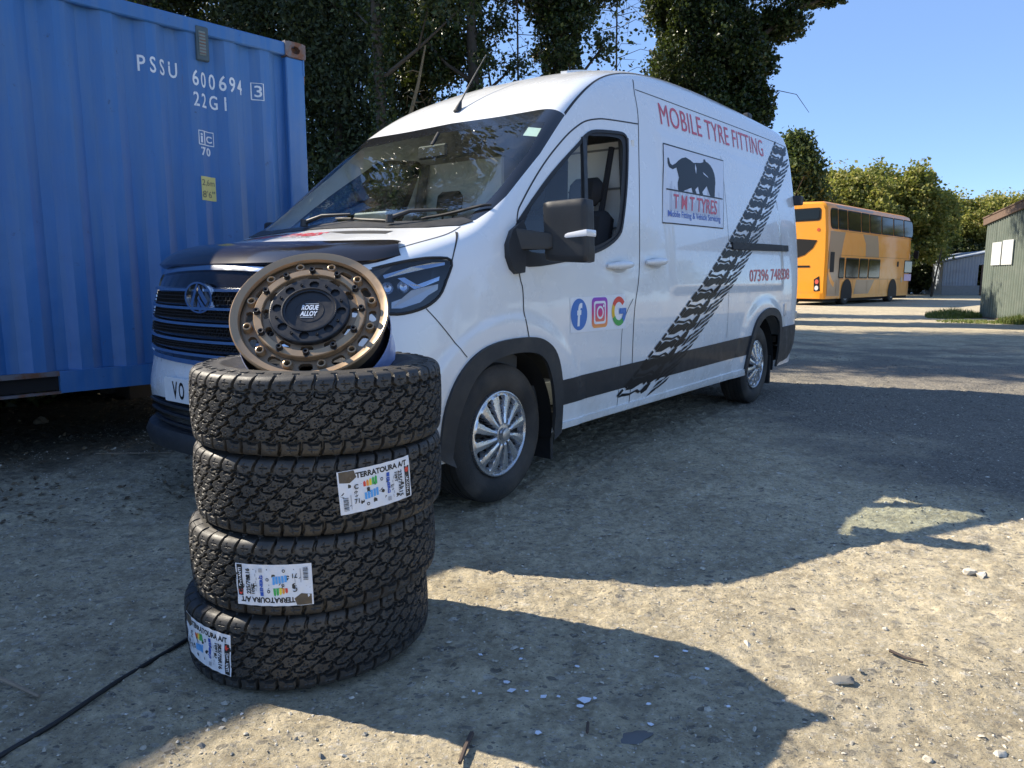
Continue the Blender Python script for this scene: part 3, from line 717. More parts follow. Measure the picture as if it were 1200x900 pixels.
# ---------------------------------------------------------------- side decals
def tread_decal():
    V = []; F = []
    L0, L1 = Vector((.984, .352)), Vector((4.56, 2.458)); R0, R1 = Vector((1.652, .352)), Vector((5.14, 2.44))
    def P(t, s):   # t across 0..1 , s along 0..1 ; lower part follows the steeper line of the photo
        a = L0 + (L1 - L0) * s; b = R0 + (R1 - R0) * s; sag = -.035 * math.sin(PI * s)
        q = a + (b - a) * t; return (q.x - sag * .9, q.y + sag)
    def poly(pts, s0, pitch):
        pts = [(t, s0 + s * pitch) for t, s in pts]
        if min(s for _, s in pts) < 0 or max(s for _, s in pts) > 1: return
        if max(P(t, s)[0] for t, s in pts) > 4.93: return
        cx_ = sum(q[0] for q in pts) / len(pts); cs_ = sum(q[1] for q in pts) / len(pts); pts = [(min(1, max(0, cx_ + (q[0] - cx_) * 1.20)), cs_ + (q[1] - cs_) * 1.12) for q in pts]
        b = len(V); V.extend(P(t, s) for t, s in pts); F.append(tuple(range(b, b + len(pts))))
    n = 19; p = 1.0 / n
    for i in range(-1, n + 1):
        s = i * p
        poly([(.0, .05), (.085, -.10), (.085, .30), (.0, .45)], s, p)
        poly([(.0, .60), (.055, .50), (.055, .80), (.0, .90)], s, p)
        poly([(.13, -.18), (.25, -.20), (.36, .02), (.43, -.12), (.445, .30), (.35, .42), (.28, .30), (.17, .36), (.13, .20)], s, p)
        poly([(.10, .44), (.16, .46), (.29, .42), (.36, .54), (.46, .40), (.46, .50), (.36, .66), (.27, .54), (.12, .62)], s, p)
        poly([(.49, .02), (.56, -.15), (.66, .10), (.66, .34), (.57, .22), (.50, .42)], s, p)
        poly([(.50, .52), (.58, .34), (.63, .48), (.56, .62), (.60, .84), (.52, .80)], s, p)
        poly([(.70, -.10), (.755, -.02), (.76, .62), (.71, .52)], s, p)
        poly([(.785, .02), (.87, .30), (.87, .55), (.80, .34)], s, p)
        poly([(.785, .48), (.87, .74), (.87, .92), (.80, .80)], s, p)
        poly([(.90, .36), (1.0, .70), (1.0, .96), (.90, .60)], s, p)
        poly([(.90, -.14), (1.0, .20), (1.0, .46), (.90, .12)], s, p)
    drape('tread_mark_decal', V, F, M_VBLK, van, off=.0046, maxlen=.10)
tread_decal()
drape('lettering', *letters('MOBILE TYRE FITTING', [(1.95, 2.330), (4.12, 2.392), (4.08, 2.236), (1.935, 2.178)], spacing=1.05), M_RED, van, off=.003)
drape('lettering', *letters('07396 748508', [(3.336, 1.205), (4.47, 1.228), (4.47, 1.122), (3.330, 1.100)], bold=.012), M_RED, van, off=.003)
lp = drape('logo_panel', *ngon([(1.889, 2.041), (2.985, 2.061), (2.800, 1.518), (1.745, 1.500)]), mat('pale print panel', (.70, .72, .78), .3, coat=.3), van, off=.0022, maxlen=.1)
drape('border', *ribbon2([(1.889, 2.041), (2.985, 2.061), (2.800, 1.518), (1.745, 1.500), (1.889, 2.041)], .009), M_VBLK, lp, off=.0036)
M_WH0 = mat('pale print panel', (.70, .72, .78))
JAG = [(1.922,1.949),(1.914,1.912),(1.930,1.886),(1.985,1.878),(2.05,1.897),(2.112,1.921),(2.17,1.945),(2.226,1.958),(2.245,1.94),(2.225,1.905),(2.179,1.870),(2.11,1.852),(2.07,1.83),(2.038,1.793),(2.030,1.744),(2.05,1.736),(2.095,1.736),(2.083,1.756),(2.097,1.792),(2.13,1.825),(2.165,1.845),(2.215,1.880),(2.275,1.900),(2.297,1.880),(2.255,1.840),(2.268,1.78),(2.278,1.746),(2.346,1.740),(2.335,1.774),(2.328,1.82),(2.335,1.87),(2.375,1.925),(2.392,1.87),(2.392,1.80),(2.405,1.744),(2.475,1.740),(2.460,1.766),(2.458,1.81),(2.465,1.865),(2.495,1.905),(2.535,1.885),(2.560,1.82),(2.592,1.768),(2.612,1.744),(2.690,1.744),(2.655,1.774),(2.62,1.81),(2.603,1.845),(2.640,1.879),(2.680,1.875),(2.697,1.835),(2.731,1.838),(2.745,1.86),(2.752,1.90),(2.749,1.930),(2.725,1.965),(2.69,1.990),(2.640,2.005),(2.612,2.006),(2.598,2.022),(2.57,2.020),(2.56,1.998),(2.50,1.984),(2.42,1.976),(2.365,1.968),(2.317,1.982),(2.236,1.992),(2.163,1.976),(2.10,1.952),(2.047,1.926),(1.985,1.906),(1.955,1.915),(1.945,1.952)]
drape('big_cat_emblem', *ngon(JAG), M_VBLK, lp, off=.0036, maxlen=.06)
for w_ in ([(2.395, 1.965), (2.405, 1.930), (2.385, 1.890), (2.379, 1.93)], [(2.52, 1.92), (2.60, 1.895), (2.615, 1.885), (2.53, 1.905)]): drape('emblem_highlight', *ngon(w_), M_WH0, lp, off=.0044, maxlen=.06)
drape('ground_line', *ribbon2([(1.845, 1.731), (2.855, 1.748)], .010), M_VBLK, lp, off=.0044)
M_SKL = mat('faint skyline print', (.56, .58, .66), .4)
mm = MB()
sk = []; fk = []
for i in range(40):
    x = 1.86 + i * .0225; h = random.uniform(.05, .22); b = len(sk); z0 = 1.59; w = .015
    sk += [(x, z0), (x + w, z0), (x + w + h * .25, z0 + h), (x + h * .25, z0 + h)]; fk.append((b, b + 1, b + 2, b + 3))
drape('skyline_print', sk, fk, M_SKL, lp, off=.003)
drape('lettering', *letters('T M T TYRES', [(1.945, 1.708), (2.735, 1.724), (2.690, 1.614), (1.915, 1.606)], bold=.012), M_RED, lp, off=.0050)
drape('lettering', *letters('Mobile Fitting & Vehicle Servicing', [(1.835, 1.590), (2.765, 1.610), (2.750, 1.550), (1.825, 1.532)], bold=.012), mat('blue print', (.10, .17, .50), .4), lp, off=.0050)
sp = drape('social_media_sticker', *ngon([(.540, 1.026), (1.161, 1.036), (1.171, .826), (.540, .834)]), mat('white sticker', (.80, .82, .86), .3, coat=.3), van, off=.0022)
def icon(name, parts):
    """parts: list of (verts, faces, material)"""
    r = None
    for k, (v, f, mt) in enumerate(parts):
        r2 = drape(name if r is None else 'print', v, f, mt, sp if r is None else sp, off=.0034 + .0008 * k, maxlen=.1); r = r or r2
M_FB = mat('blue badge print', (.02, .16, .52), .3)
M_WH = mat('white print', (.85, .86, .88), .4)
fv, ff = letters('f', [(.612, .995), (.662, .996), (.650, .868), (.600, .866)], bold=.04)
icon('social_icon', [(*ngon(ell(.629, .932, .086, .088)), M_FB), (fv, ff, M_WH)])
def rrect(cx, cz, w, h, r, n=5):
    out = []
    for sx, sz, a in ((1, 1, 0), (-1, 1, PI / 2), (-1, -1, PI), (1, -1, 1.5 * PI)):
        for i in range(n + 1): out.append((cx + sx * (w - r) + r * math.cos(a + i * PI / 2 / n), cz + sz * (h - r) + r * math.sin(a + i * PI / 2 / n)))
    return out
def ig_mat():
    m = bpy.data.materials.new('orange to violet print'); m.use_nodes = True; N = NT(m)
    b = N.n('BsdfPrincipled'); o = N.n('OutputMaterial'); N.l(b.outputs[0], o.inputs[0]); tc = N.n('TexCoord').outputs['Object']
    sx = N.n('SeparateXYZ'); N.l(tc, sx.inputs[0]); mr = N.n('MapRange'); N.l(sx.outputs[2], mr.inputs[0]); mr.inputs[1].default_value = .845; mr.inputs[2].default_value = 1.022
    N.l(ramp(N, mr.outputs[0], [(0, (.95, .38, .08)), (.45, (.75, .03, .15)), (1, (.22, .05, .55))]), b.inputs['Base Color']); b.inputs['Roughness'].default_value = .35; return m
M_IG = ig_mat()
icon('social_icon', [(*ngon(rrect(.855, .935, .090, .087, .03)), M_IG), (*ngon(rrect(.855, .935, .068, .066, .02)), M_WH), (*ngon(rrect(.855, .935, .054, .052, .014)), M_IG), (*ngon(ell(.855, .935, .040, .038)), M_WH), (*ngon(ell(.855, .935, .027, .026)), M_IG), (*ngon(ell(.893, .972, .009, .009, 12)), M_WH)])
def arc2(cx, cz, r0, r1, a, b, n=10):
    v = []
    for i in range(n + 1):
        t = math.radians(a + (b - a) * i / n); v += [(cx + r0 * math.cos(t), cz + r0 * math.sin(t)), (cx + r1 * math.cos(t), cz + r1 * math.sin(t))]
    return v, [(2 * i, 2 * i + 1, 2 * i + 3, 2 * i + 2) for i in range(n)]
icon('social_icon', [(*arc2(1.082, .935, .055, .088, 38, 150), mat('red print', (.75, .05, .04), .35)), (*arc2(1.082, .935, .055, .088, 150, 208), mat('yellow print', (.85, .50, .02), .35)),
     (*arc2(1.082, .935, .055, .088, 208, 310), mat('green print', (.04, .38, .08), .35)), (*arc2(1.082, .935, .055, .088, 310, 362), M_FB), (*ngon([(1.085, .952), (1.170, .952), (1.170, .918), (1.085, .918)]), M_FB)])
# ---------------------------------------------------------------- handles, rail, marker, indicator
def handle(x0, x1, z):
    m = MB(); n = 12; pts = []; rr = []
    for i in range(n + 1):
        t = i / n; x = x0 + (x1 - x0) * t; o = .012 + .032 * math.sin(PI * min(1, max(0, t))) ** .5
        p = on_body('near', x, z + .012 * t, 0); pts.append((p.x, p.y - o, p.z)); rr.append(.013 + .012 * math.sin(PI * t) ** .6)
    m.tube(pts, rr, 10); h = m.build('door_handle', M_PAINT, van, smooth=60)
    drape('handle_recess', *ngon(ell((x0 + x1) / 2 + .01, z - .004, .10, .036)), mat('shaded paint recess', (.5, .51, .52), .4), h, off=.0014)  # flat grey oval: shade of the handle recess put into the colour
handle(.945, 1.235, 1.203); handle(1.445, 1.712, 1.232)
drape('slide_rail', *ngon([(2.951, 1.417), (3.7, 1.430), (4.444, 1.442), (4.44, 1.387), (3.7, 1.372), (2.953, 1.358)]), M_RUB, van, off=.001, thick=.014)
drape('side_marker', *ngon(rrect(4.34, .835, .028, .058, .012)), mat('clear marker lens', (.62, .60, .58), .15, coat=.6), van, off=.001, thick=.008)
# ---------------------------------------------------------------- mirror
mir = drape('door_mirror', *ngon([(-.003, 1.292), (.049, 1.359), (.142, 1.409), (.155, 1.364), (.100, 1.156), (.045, 1.150), (.010, 1.175), (-.012, 1.23)]), M_BLK, van, off=.001, thick=.03, smooth=50)
def rounded_hull(name, pts, mats, parent, levels=3, smooth=60):
    """subdivided box cage from 8 corner points"""
    bm = bmesh.new(); vs = [bm.verts.new(p) for p in pts]
    for f in ((0, 3, 2, 1), (4, 5, 6, 7), (0, 1, 5, 4), (1, 2, 6, 5), (2, 3, 7, 6), (3, 0, 4, 7)): bm.faces.new([vs[i] for i in f])
    bmesh.ops.recalc_face_normals(bm, faces=bm.faces)
    cl = bm.edges.layers.float.new('crease_edge')
    for e in bm.edges: e[cl] = .62
    me = bpy.data.meshes.new(name); bm.to_mesh(me); bm.free()
    o = bpy.data.objects.new(name, me); COL.objects.link(o); md = o.modifiers.new('s', 'SUBSURF'); md.levels = levels; md.render_levels = levels
    dg = bpy.context.evaluated_depsgraph_get(); dg.update(); m2 = bpy.data.meshes.new_from_object(o.evaluated_get(dg)); bpy.data.objects.remove(o)
    r = link(name, m2, mats, parent); auto_smooth(m2, smooth); return r
yo = lambda q: -1.03 - q
def mirror(s, parent):
    Y = lambda q: s * (1.03 + q)
    rounded_hull('mirror_arm', [(.06, Y(-.02), 1.27), (.17, Y(-.02), 1.27), (.27, Y(.10), 1.275), (.21, Y(.10), 1.275), (.06, Y(-.02), 1.375), (.17, Y(-.02), 1.365), (.27, Y(.10), 1.345), (.21, Y(.10), 1.35)], M_BLK, parent)
    rounded_hull('mirror_housing', [(.215, Y(.05), 1.215), (.325, Y(.06), 1.215), (.325, Y(.285), 1.205), (.245, Y(.285), 1.205), (.195, Y(.045), 1.505), (.315, Y(.05), 1.51), (.315, Y(.275), 1.515), (.235, Y(.275), 1.515)], M_BLK, parent)
    rounded_hull('mirror_glass', [(.312, Y(.075), 1.24), (.324, Y(.075), 1.24), (.324, Y(.265), 1.235), (.312, Y(.265), 1.235), (.306, Y(.075), 1.485), (.318, Y(.075), 1.485), (.318, Y(.26), 1.485), (.306, Y(.26), 1.485)], M_CHROME, parent)
    rounded_hull('mirror_indicator', [(.222, Y(.14), 1.325), (.30, Y(.14), 1.325), (.33, Y(.284), 1.332), (.228, Y(.288), 1.332), (.222, Y(.14), 1.345), (.30, Y(.14), 1.345), (.33, Y(.284), 1.366), (.228, Y(.288), 1.366)], mat('indicator lens', (.75, .76, .78), .12, coat=.8), parent, levels=2)
mirror(-1, mir)
mirf = drape('door_mirror', *ngon([(-.003, 1.292), (.049, 1.359), (.142, 1.409), (.155, 1.364), (.100, 1.156), (.045, 1.150), (.010, 1.175), (-.012, 1.23)]), M_BLK, van, face='far', off=.001, thick=.03, smooth=50)
mirror(1, mirf)
# ---------------------------------------------------------------- headlamps
def lamp_mat():
    m = bpy.data.materials.new('headlamp lens'); m.use_nodes = True; N = NT(m); o = N.n('OutputMaterial')
    tr = N.n('BsdfTransparent'); tr.inputs[0].default_value = (.86, .90, .95, 1); gl = N.n('BsdfGlossy'); gl.inputs['Roughness'].default_value = .02
    fr = schlick(N); mx = N.n('MixShader'); N.l(fr, mx.inputs[0]); N.l(tr.outputs[0], mx.inputs[1]); N.l(gl.outputs[0], mx.inputs[2]); N.l(mx.outputs[0], o.inputs[0]); return m
M_LENS = lamp_mat()
M_HLI = mat('headlamp inner', (.05, .06, .085), .3, coat=.4)
M_REFL = mat('headlamp reflector', (.42, .47, .56), .2, metal=1)
M_DRL = mat('headlamp light guide', (.42, .47, .54), .2, coat=.6)
def headlamp(bm, s):
    lens = bm_obj('headlamp', bm, M_LENS, van, smooth=60)
    def F3(p, inset):   # on-body points moved inwards
        n = Vector((-.75, s * .62, .05)).normalized(); q = Vector((p[0], p[1] * -s, p[2])) ; q.y = s * abs(p[1]); return q - n * inset
    m = MB(); ol = [F3(p, .003) for p in HL]; il = [F3(p, .10) for p in HL]; cc = Vector((0, 0, 0))
    for q in ol: cc += q / len(ol)
    il = [cc + (q - cc) * 1.0 for q in il]; k = len(ol)
    fs = [(i, (i + 1) % k, k + (i + 1) % k, k + i) for i in range(k)] + [tuple(range(k, 2 * k))]
    m.add(ol + il, fs + [tuple(reversed(f)) for f in fs]); m.build('lamp_bowl', M_HLI, lens)
    def strip(name, pts, mt, ins, t=.018):
        m = MB(); a = [F3(p, ins) for p in pts]; b = [F3(p, ins + t) for p in pts]; k = len(a)
        m.add(a + b, [tuple(range(k)), tuple(range(2 * k - 1, k - 1, -1))] + [(i, k + i, k + (i + 1) % k, (i + 1) % k) for i in range(k)]); 
        bm2 = bmesh.new(); me = m.mesh(name); bm2.from_mesh(me); bmesh.ops.recalc_face_normals(bm2, faces=bm2.faces); bm2.to_mesh(me); bm2.free(); link(name, me, mt, lens)
    strip('light_guide', [(-.672, -.861, 1.144), (-.559, -.919, 1.180), (-.458, -.949, 1.200), (-.395, -.964, 1.202), (-.398, -.967, 1.190), (-.499, -.945, 1.172), (-.596, -.912, 1.150), (-.670, -.868, 1.130)], M_REFL, .012)
    strip('reflector', [(-.628, -.901, 1.132), (-.600, -.916, 1.135), (-.554, -.945, 1.104), (-.439, -.972, 1.140), (-.445, -.973, 1.122), (-.529, -.955, 1.094), (-.569, -.943, 1.085), (-.596, -.927, 1.105)], M_REFL, .022)
    strip('reflector', [(-.668, -.905, 1.030), (-.629, -.925, 1.045), (-.582, -.939, 1.080), (-.496, -.966, 1.099), (-.452, -.975, 1.106), (-.455, -.975, 1.082), (-.505, -.965, 1.058), (-.545, -.955, 1.028), (-.634, -.930, 1.004), (-.672, -.908, 1.004)], M_DRL, .016)
    for (px, py, pz) in ((-.66, -.87, 1.09), (-.60, -.905, 1.095)):
        q = F3((px, py, pz), .03); m = MB(); nn = Vector((-.75, s * .62, .05)).normalized(); R = nn.to_track_quat('Z', 'Y').to_matrix().to_4x4(); R.translation = q
        m.lathe([(0, -.012), (.016, -.01), (.024, 0), (.026, .004)], 20, M=R); m.build('projector_lens', M_REFL, lens, smooth=40)
    # gasket round the lens
    m = MB(); path = [F3(p, -.001) for p in spline(HL, 3, True)]; path.append(path[0]); m.tube(path, .007, 6, caps=False); m.build('lamp_gasket', M_RUB, lens, smooth=60)
headlamp(hl_near, -1); headlamp(hl_far, 1)
# ---------------------------------------------------------------- nose: grille, badge, plate, deflector, lower intake
GR = spline([(.70, 1.135), (.45, 1.158), (0, 1.172), (-.45, 1.158), (-.70, 1.135), (-.765, 1.06), (-.755, .95), (-.68, .80), (-.60, .752), (-.30, .742), (0, .738), (.30, .742), (.60, .752), (.68, .80), (.755, .95), (.765, 1.06)], 3, True)
gr = drape('grille', *ngon(GR), M_GLOSSB, van, face='front', off=.002, thick=.006, maxlen=.06, smooth=50)
drape('grille_surround', *stroke2([p for p in GR], .022, True), M_CHROME, gr, face='front', off=.004, thick=.014, maxlen=.05, smooth=60)
M_MESH = mat('dark grille mesh', (.010, .010, .011), .7)
def grille_bar(z0, z1, w0, w1, h=.022):
    m = MB(); n = 40
    for i in range(n):
        y0 = w0 + (w1 - w0) * i / n; y1 = w0 + (w1 - w0) * (i + 1) / n
        q = []
        for y in (y0, y1):
            z = z0 + (z1 - z0) * (1 - (y / .7) ** 2)
            for dz, o in ((-h / 2, .010), (-h / 2 + .004, .034), (h / 2 - .006, .030), (h / 2, .010)):
                b = on_body('front', y, z, 0); q.append((b.x - o, b.y, z + dz))
        m.add(q, [(j, j + 1, j + 5, j + 4) for j in range(3)])
    m.build('grille_bar', M_CHROME, gr, smooth=40)
rows_ = [(1.082, 1.078, -.70, .70), (1.000, .994, -.70, .70), (.930, .920, -.69, .69), (.855, .844, -.66, .66), (.792, .780, -.62, .62)]
for a, b, c, d in rows_: grille_bar(a, b, c, d)
cells = MB()
for (za, zb, w) in ((1.012, 1.066, .68), (.942, .984, .68), (.868, .912, .66), (.803, .836, .62)):
    nr_ = 3
    for r in range(nr_):
        z0 = za + (zb - za) * r / nr_
        for i in range(-24, 25):
            y = i * .028 + (.014 if r % 2 else 0)
            if abs(y) > w: continue
            b = on_body('front', y, z0 + .007, 0); cells.box((b.x - .020, y - .0115, z0), (b.x - .004, y + .0115, z0 + .004)); cells.box((b.x - .020, y - .0135, z0), (b.x - .004, y - .0105, z0 + (zb - za) / nr_))
o = cells.build('grille_mesh', M_MESH, gr); o['kind'] = 'stuff'
# oval badge with three slanted prongs
bx = on_body('front', 0, 1.043, 0).x - .022
bd = MB(); RX = Matrix(((0, 0, -1, bx), (1, 0, 0, .0), (0, 1, 0, 1.043), (0, 0, 0, 1)))
def ring3(m, rx, ry, k, d0, d1, M, n=40):
    P = []
    for i in range(n):
        a = 2 * PI * i / n; c, s_ = math.cos(a), math.sin(a)
        for sc, d in ((1, d0), (.985, d1), (k + .015, d1), (k, d0)): P.append(M @ Vector((rx * sc * c, ry * sc * s_, d)))
    m.add(P, [(i * 4 + j, i * 4 + j + 1, ((i + 1) % n) * 4 + j + 1, ((i + 1) % n) * 4 + j) for i in range(n) for j in range(3)])
ring3(bd, .118, .073, .86, -.01, .014, RX)
badge = bd.build('badge', M_CHROME, gr, smooth=50)
m = MB(); m.prism(ell(0, 0, .104, .063, 32), -.012, .002, M=RX); m.build('badge_back', M_GLOSSB, badge)
m = MB(); S = .118
for poly in ([(-.02, .46), (.12, .46), (.74, -.24), (.56, -.34)], [(-.04, .42), (-.74, -.12), (-.56, -.24), (-.02, .16)], [(-.50, -.30), (-.30, -.42), (.10, -.02), (-.06, .08), (-.12, -.06)], [(-.22, -.44), (.0, -.48), (.16, -.30), (.06, -.10)]):
    m.prism([(x * S * .85, y * S * 1.15) for x, y in poly], .0, .012, M=RX)
m.build('badge_prong', M_CHROME, badge)
# black bonnet deflector over the front edge of the bonnet
DF = [(-.880, .80), (-.915, .55), (-.935, .3), (-.94, 0), (-.935, -.3), (-.915, -.55), (-.86, -.72), (-.72, -.835), (-.60, -.862)]
v = []; f = []
HF = spline([(.86, -.52, 1.262), (.80, -.60, 1.275), (.55, -.70, 1.29), (.25, -.745, 1.292), (0, -.75, 1.292), (-.25, -.745, 1.290), (-.55, -.66, 1.288), (-.74, -.52, 1.292), (-.80, -.50, 1.285)], 5)
HL2 = spline([(.885, -.56, 1.225), (.85, -.72, 1.20), (.60, -.87, 1.19), (.30, -.935, 1.188), (0, -.945, 1.188), (-.30, -.935, 1.188), (-.60, -.87, 1.190), (-.80, -.70, 1.195), (-.868, -.565, 1.222)], 5)
dm = MB(); k = len(HF); P = []
for (ya, xa, za), (yb, xb, zb) in zip(HF, HL2):
    for t in np.linspace(0, 1, 7):
        y = ya + (yb - ya) * t; x = xa + (xb - xa) * t; z = za + (zb - za) * t + .014 * math.sin(PI * t) + .010
        P.append((x - .018 * math.sin(PI * t * .9), y, z))
    P.append((xb + .02, yb, zb - .012)); 
dm.add(P, [(i * 8 + j, i * 8 + j + 1, (i + 1) * 8 + j + 1, (i + 1) * 8 + j) for i in range(k - 1) for j in range(7)])
me = dm.mesh('bonnet_deflector'); bm = bmesh.new(); bm.from_mesh(me); bmesh.ops.solidify(bm, geom=bm.faces[:], thickness=.006); bm.to_mesh(me); bm.free(); link('bonnet_deflector', me, mat('smoked black acrylic', (.016, .012, .012), .16, coat=.4), van); auto_smooth(me, 50)
# plate
px_ = on_body('front', 0, .6, 0).x - .014
pl = MB(); PM = Matrix(((0, 0, -1, px_), (-1, 0, 0, -.02), (0, 1, 0, 0), (0, 0, 0, 1)))
pl.prism(rrect(-.03, .602, .262, .058, .012), -.004, .010, M=PM); plate = pl.build('number_plate', mat('white plate', (.74, .76, .78), .3, coat=.3), van)
def plate_text(body, x0, x1, z0, z1):
    v, f, w, h = text_mesh(body, 1, .02); m = MB()
    m.add([PM @ Vector((x0 + (x1 - x0) * p[0] / w, z0 + (z1 - z0) * p[1] / h, .0112)) for p in v], f); m.build('plate_character', M_VBLK, plate)
plate_text('V', -.218, -.172, .560, .644); plate_text('O', -.160, -.112, .560, .644)
# lower bumper: black intake and splitter
LI = spline([(.62, .52), (.35, .545), (0, .548), (-.35, .545), (-.62, .52), (-.70, .44), (-.66, .38), (0, .36), (.66, .38), (.70, .44)], 3, True)
li = drape('lower_intake', *ngon(LI), M_GLOSSB, van, face='front', off=.002, thick=.004, maxlen=.06)
for zz in (.42, .47, .515):
    m = MB(); pts = []
    for y in np.linspace(-.6, .6, 25): b = on_body('front', y, zz, 0); pts.append((b.x - .012, y, zz))
    m.tube(pts, .008, 6); m.build('intake_slat', M_BLK, li, smooth=60)
m = MB(); P = []; ys = np.linspace(-.93, .93, 41)
for y in ys:
    xf = -.985 + .34 * abs(y / .93) ** 4.2
    for dx_, z in ((.02, .40), (-.055, .385), (-.075, .345), (-.06, .29), (.06, .25)): P.append((xf + dx_, y, z))
m.add(P, [(i * 5 + j, (i + 1) * 5 + j, (i + 1) * 5 + j + 1, i * 5 + j + 1) for i in range(40) for j in range(4)]); m.build('front_splitter', M_CLAD, van, smooth=50)
# bonnet print and vents
drape('bonnet_vent', *ngon([(-.385, -.15), (-.345, -.59), (-.405, -.60), (-.445, -.36)]), M_RUB, van, face='top', off=.0014)
drape('bonnet_vent', *ngon([(-.385, .15), (-.345, .59), (-.405, .60), (-.445, .36)]), M_RUB, van, face='top', off=.0014)
v, f, w, h = text_mesh('T M T TYRES', 1, .03)
for yA in (.52,):
    vv = [(-.50 + .10 * p[1] / h, .42 - .62 * p[0] / w) for p in v]
    drape('lettering', vv, f, M_RED, van, face='top', off=.0022)
v, f, w, h = text_mesh('Mobile Fitting & Vehicle Servicing', 1, .01)
drape('lettering', [(-.545 + .035 * p[1] / h, .42 - .62 * p[0] / w) for p in v], f, M_VBLK, van, face='top', off=.0022)
# cowl and wipers
drape('cowl_panel', *ngon([(-.285, .0), (-.300, -.50), (-.25, -.72), (-.175, -.86), (-.11, -.89), (-.10, -.82), (-.16, -.64), (-.18, -.37), (-.13, 0), (-.18, .37), (-.16, .64), (-.10, .82), (-.11, .89), (-.175, .86), (-.25, .72), (-.300, .50)]), M_BLK, van, face='top', off=.001, thick=.004, maxlen=.07, smooth=50)
def wiper(p0, p1, p2, up=.035):
    m = MB(); a = on_body('top', *p0, .035); b = on_body('top', *p1, .04); c = on_body('top', *p2, .03)
    m.tube([a, a + (b - a) * .4 + Vector((0, 0, .02)), b], [.014, .010, .007], 8); m.lathe([(0, .02), (.018, .018), (.022, -.02)], 14, M=Matrix.Translation(a))
    w = m.build('wiper_arm', M_BLK, van, smooth=50)
    m = MB(); pts = [on_body('top', *(Vector(p1) + (Vector(p2) - Vector(p1)) * t * 1.0 - (Vector(p2) - Vector(p1)) * .5), .014) for t in np.linspace(0, 1.5, 12)]
    m.tube(pts, [.005] + [.008] * 10 + [.005], 6); m.build('wiper_blade', M_RUB, w, smooth=60)
wiper((-.235, -.46), (-.10, -.70), (.02, -.90)); wiper((-.235, .22), (-.13, -.05), (-.20, -.40))
# aerial, roof marker
m = MB(); a0 = on_body('top', .875, .062, 0); m.tube([a0 + Vector((-.01, 0, -.01)), a0 + Vector((.01, 0, .03)), a0 + Vector((.03, 0, .07))], [.028, .018, .006], 10)
tip = [a0 + Vector((.03, 0, .07)) + Vector((.24 * t + .02 * t * t, .0, .34 * t)) for t in np.linspace(0, 1, 7)]; m.tube(tip, [.006, .005, .0045, .004, .0035, .003, .004], 6); m.build('aerial', M_BLK, van, smooth=50)
m = MB(); b0 = on_body('top', 4.3, -.60, 0); m.box((4.24, -.63, b0.z - .01), (4.34, -.57, b0.z + .05), bev=.012); m.build('roof_marker_lamp', M_BLK, van)
m = MB(); m.box((4.84, -.98, 1.86), (4.93, -.86, 1.95), bev=.01); m.build('rear_camera', M_BLK, van)
# rear: lamps, step, doors are seen edge-on only
for s in (-1, 1):
    m = MB(); m.box((4.66, s * .93 - .05, .95), (4.80, s * .93 + .03, 1.45), bev=.012); m.build('rear_lamp', mat('red lamp lens', (.35, .01, .012), .2, coat=.6), van)
m = MB(); m.box((4.72, -.93, .46), (4.92, .93, .56), bev=.015); m.build('rear_step', M_CLAD, van)
m = MB(); m.box((4.80, -.99, .72), (4.90, -.93, .80), bev=.008); m.build('door_hinge', mat('zinc hinge', (.45, .46, .48), .4, metal=1), van)
# screen sticker and sun visors
ss = MB(); nW = VW.cross(UW).normalized()
def on_ws(y, s, off):
    o_ = UW * y + VW * s - Vector((-VW.z, 0, VW.x)) * -3
    h = VT.ray_cast(Vector((0, y, 0)) + VW * s + Vector((-VW.z, 0, VW.x)) * 3, -Vector((-VW.z, 0, VW.x)))
    return (h[0] if h[0] else Vector((0, y, 0)) + VW * s) + Vector((-VW.z, 0, VW.x)) * off
sv0 = Vector((.56, 0, 1.93)).dot(VW)
ss.add([on_ws(-.715, sv0 + .035, -.004), on_ws(-.825, sv0 + .028, -.004), on_ws(-.835, sv0 - .055, -.004), on_ws(-.725, sv0 - .05, -.004)], [(0, 1, 2, 3), (3, 2, 1, 0)]); ss.build('screen_sticker', mat('pale green sticker', (.55, .66, .58), .5), van)
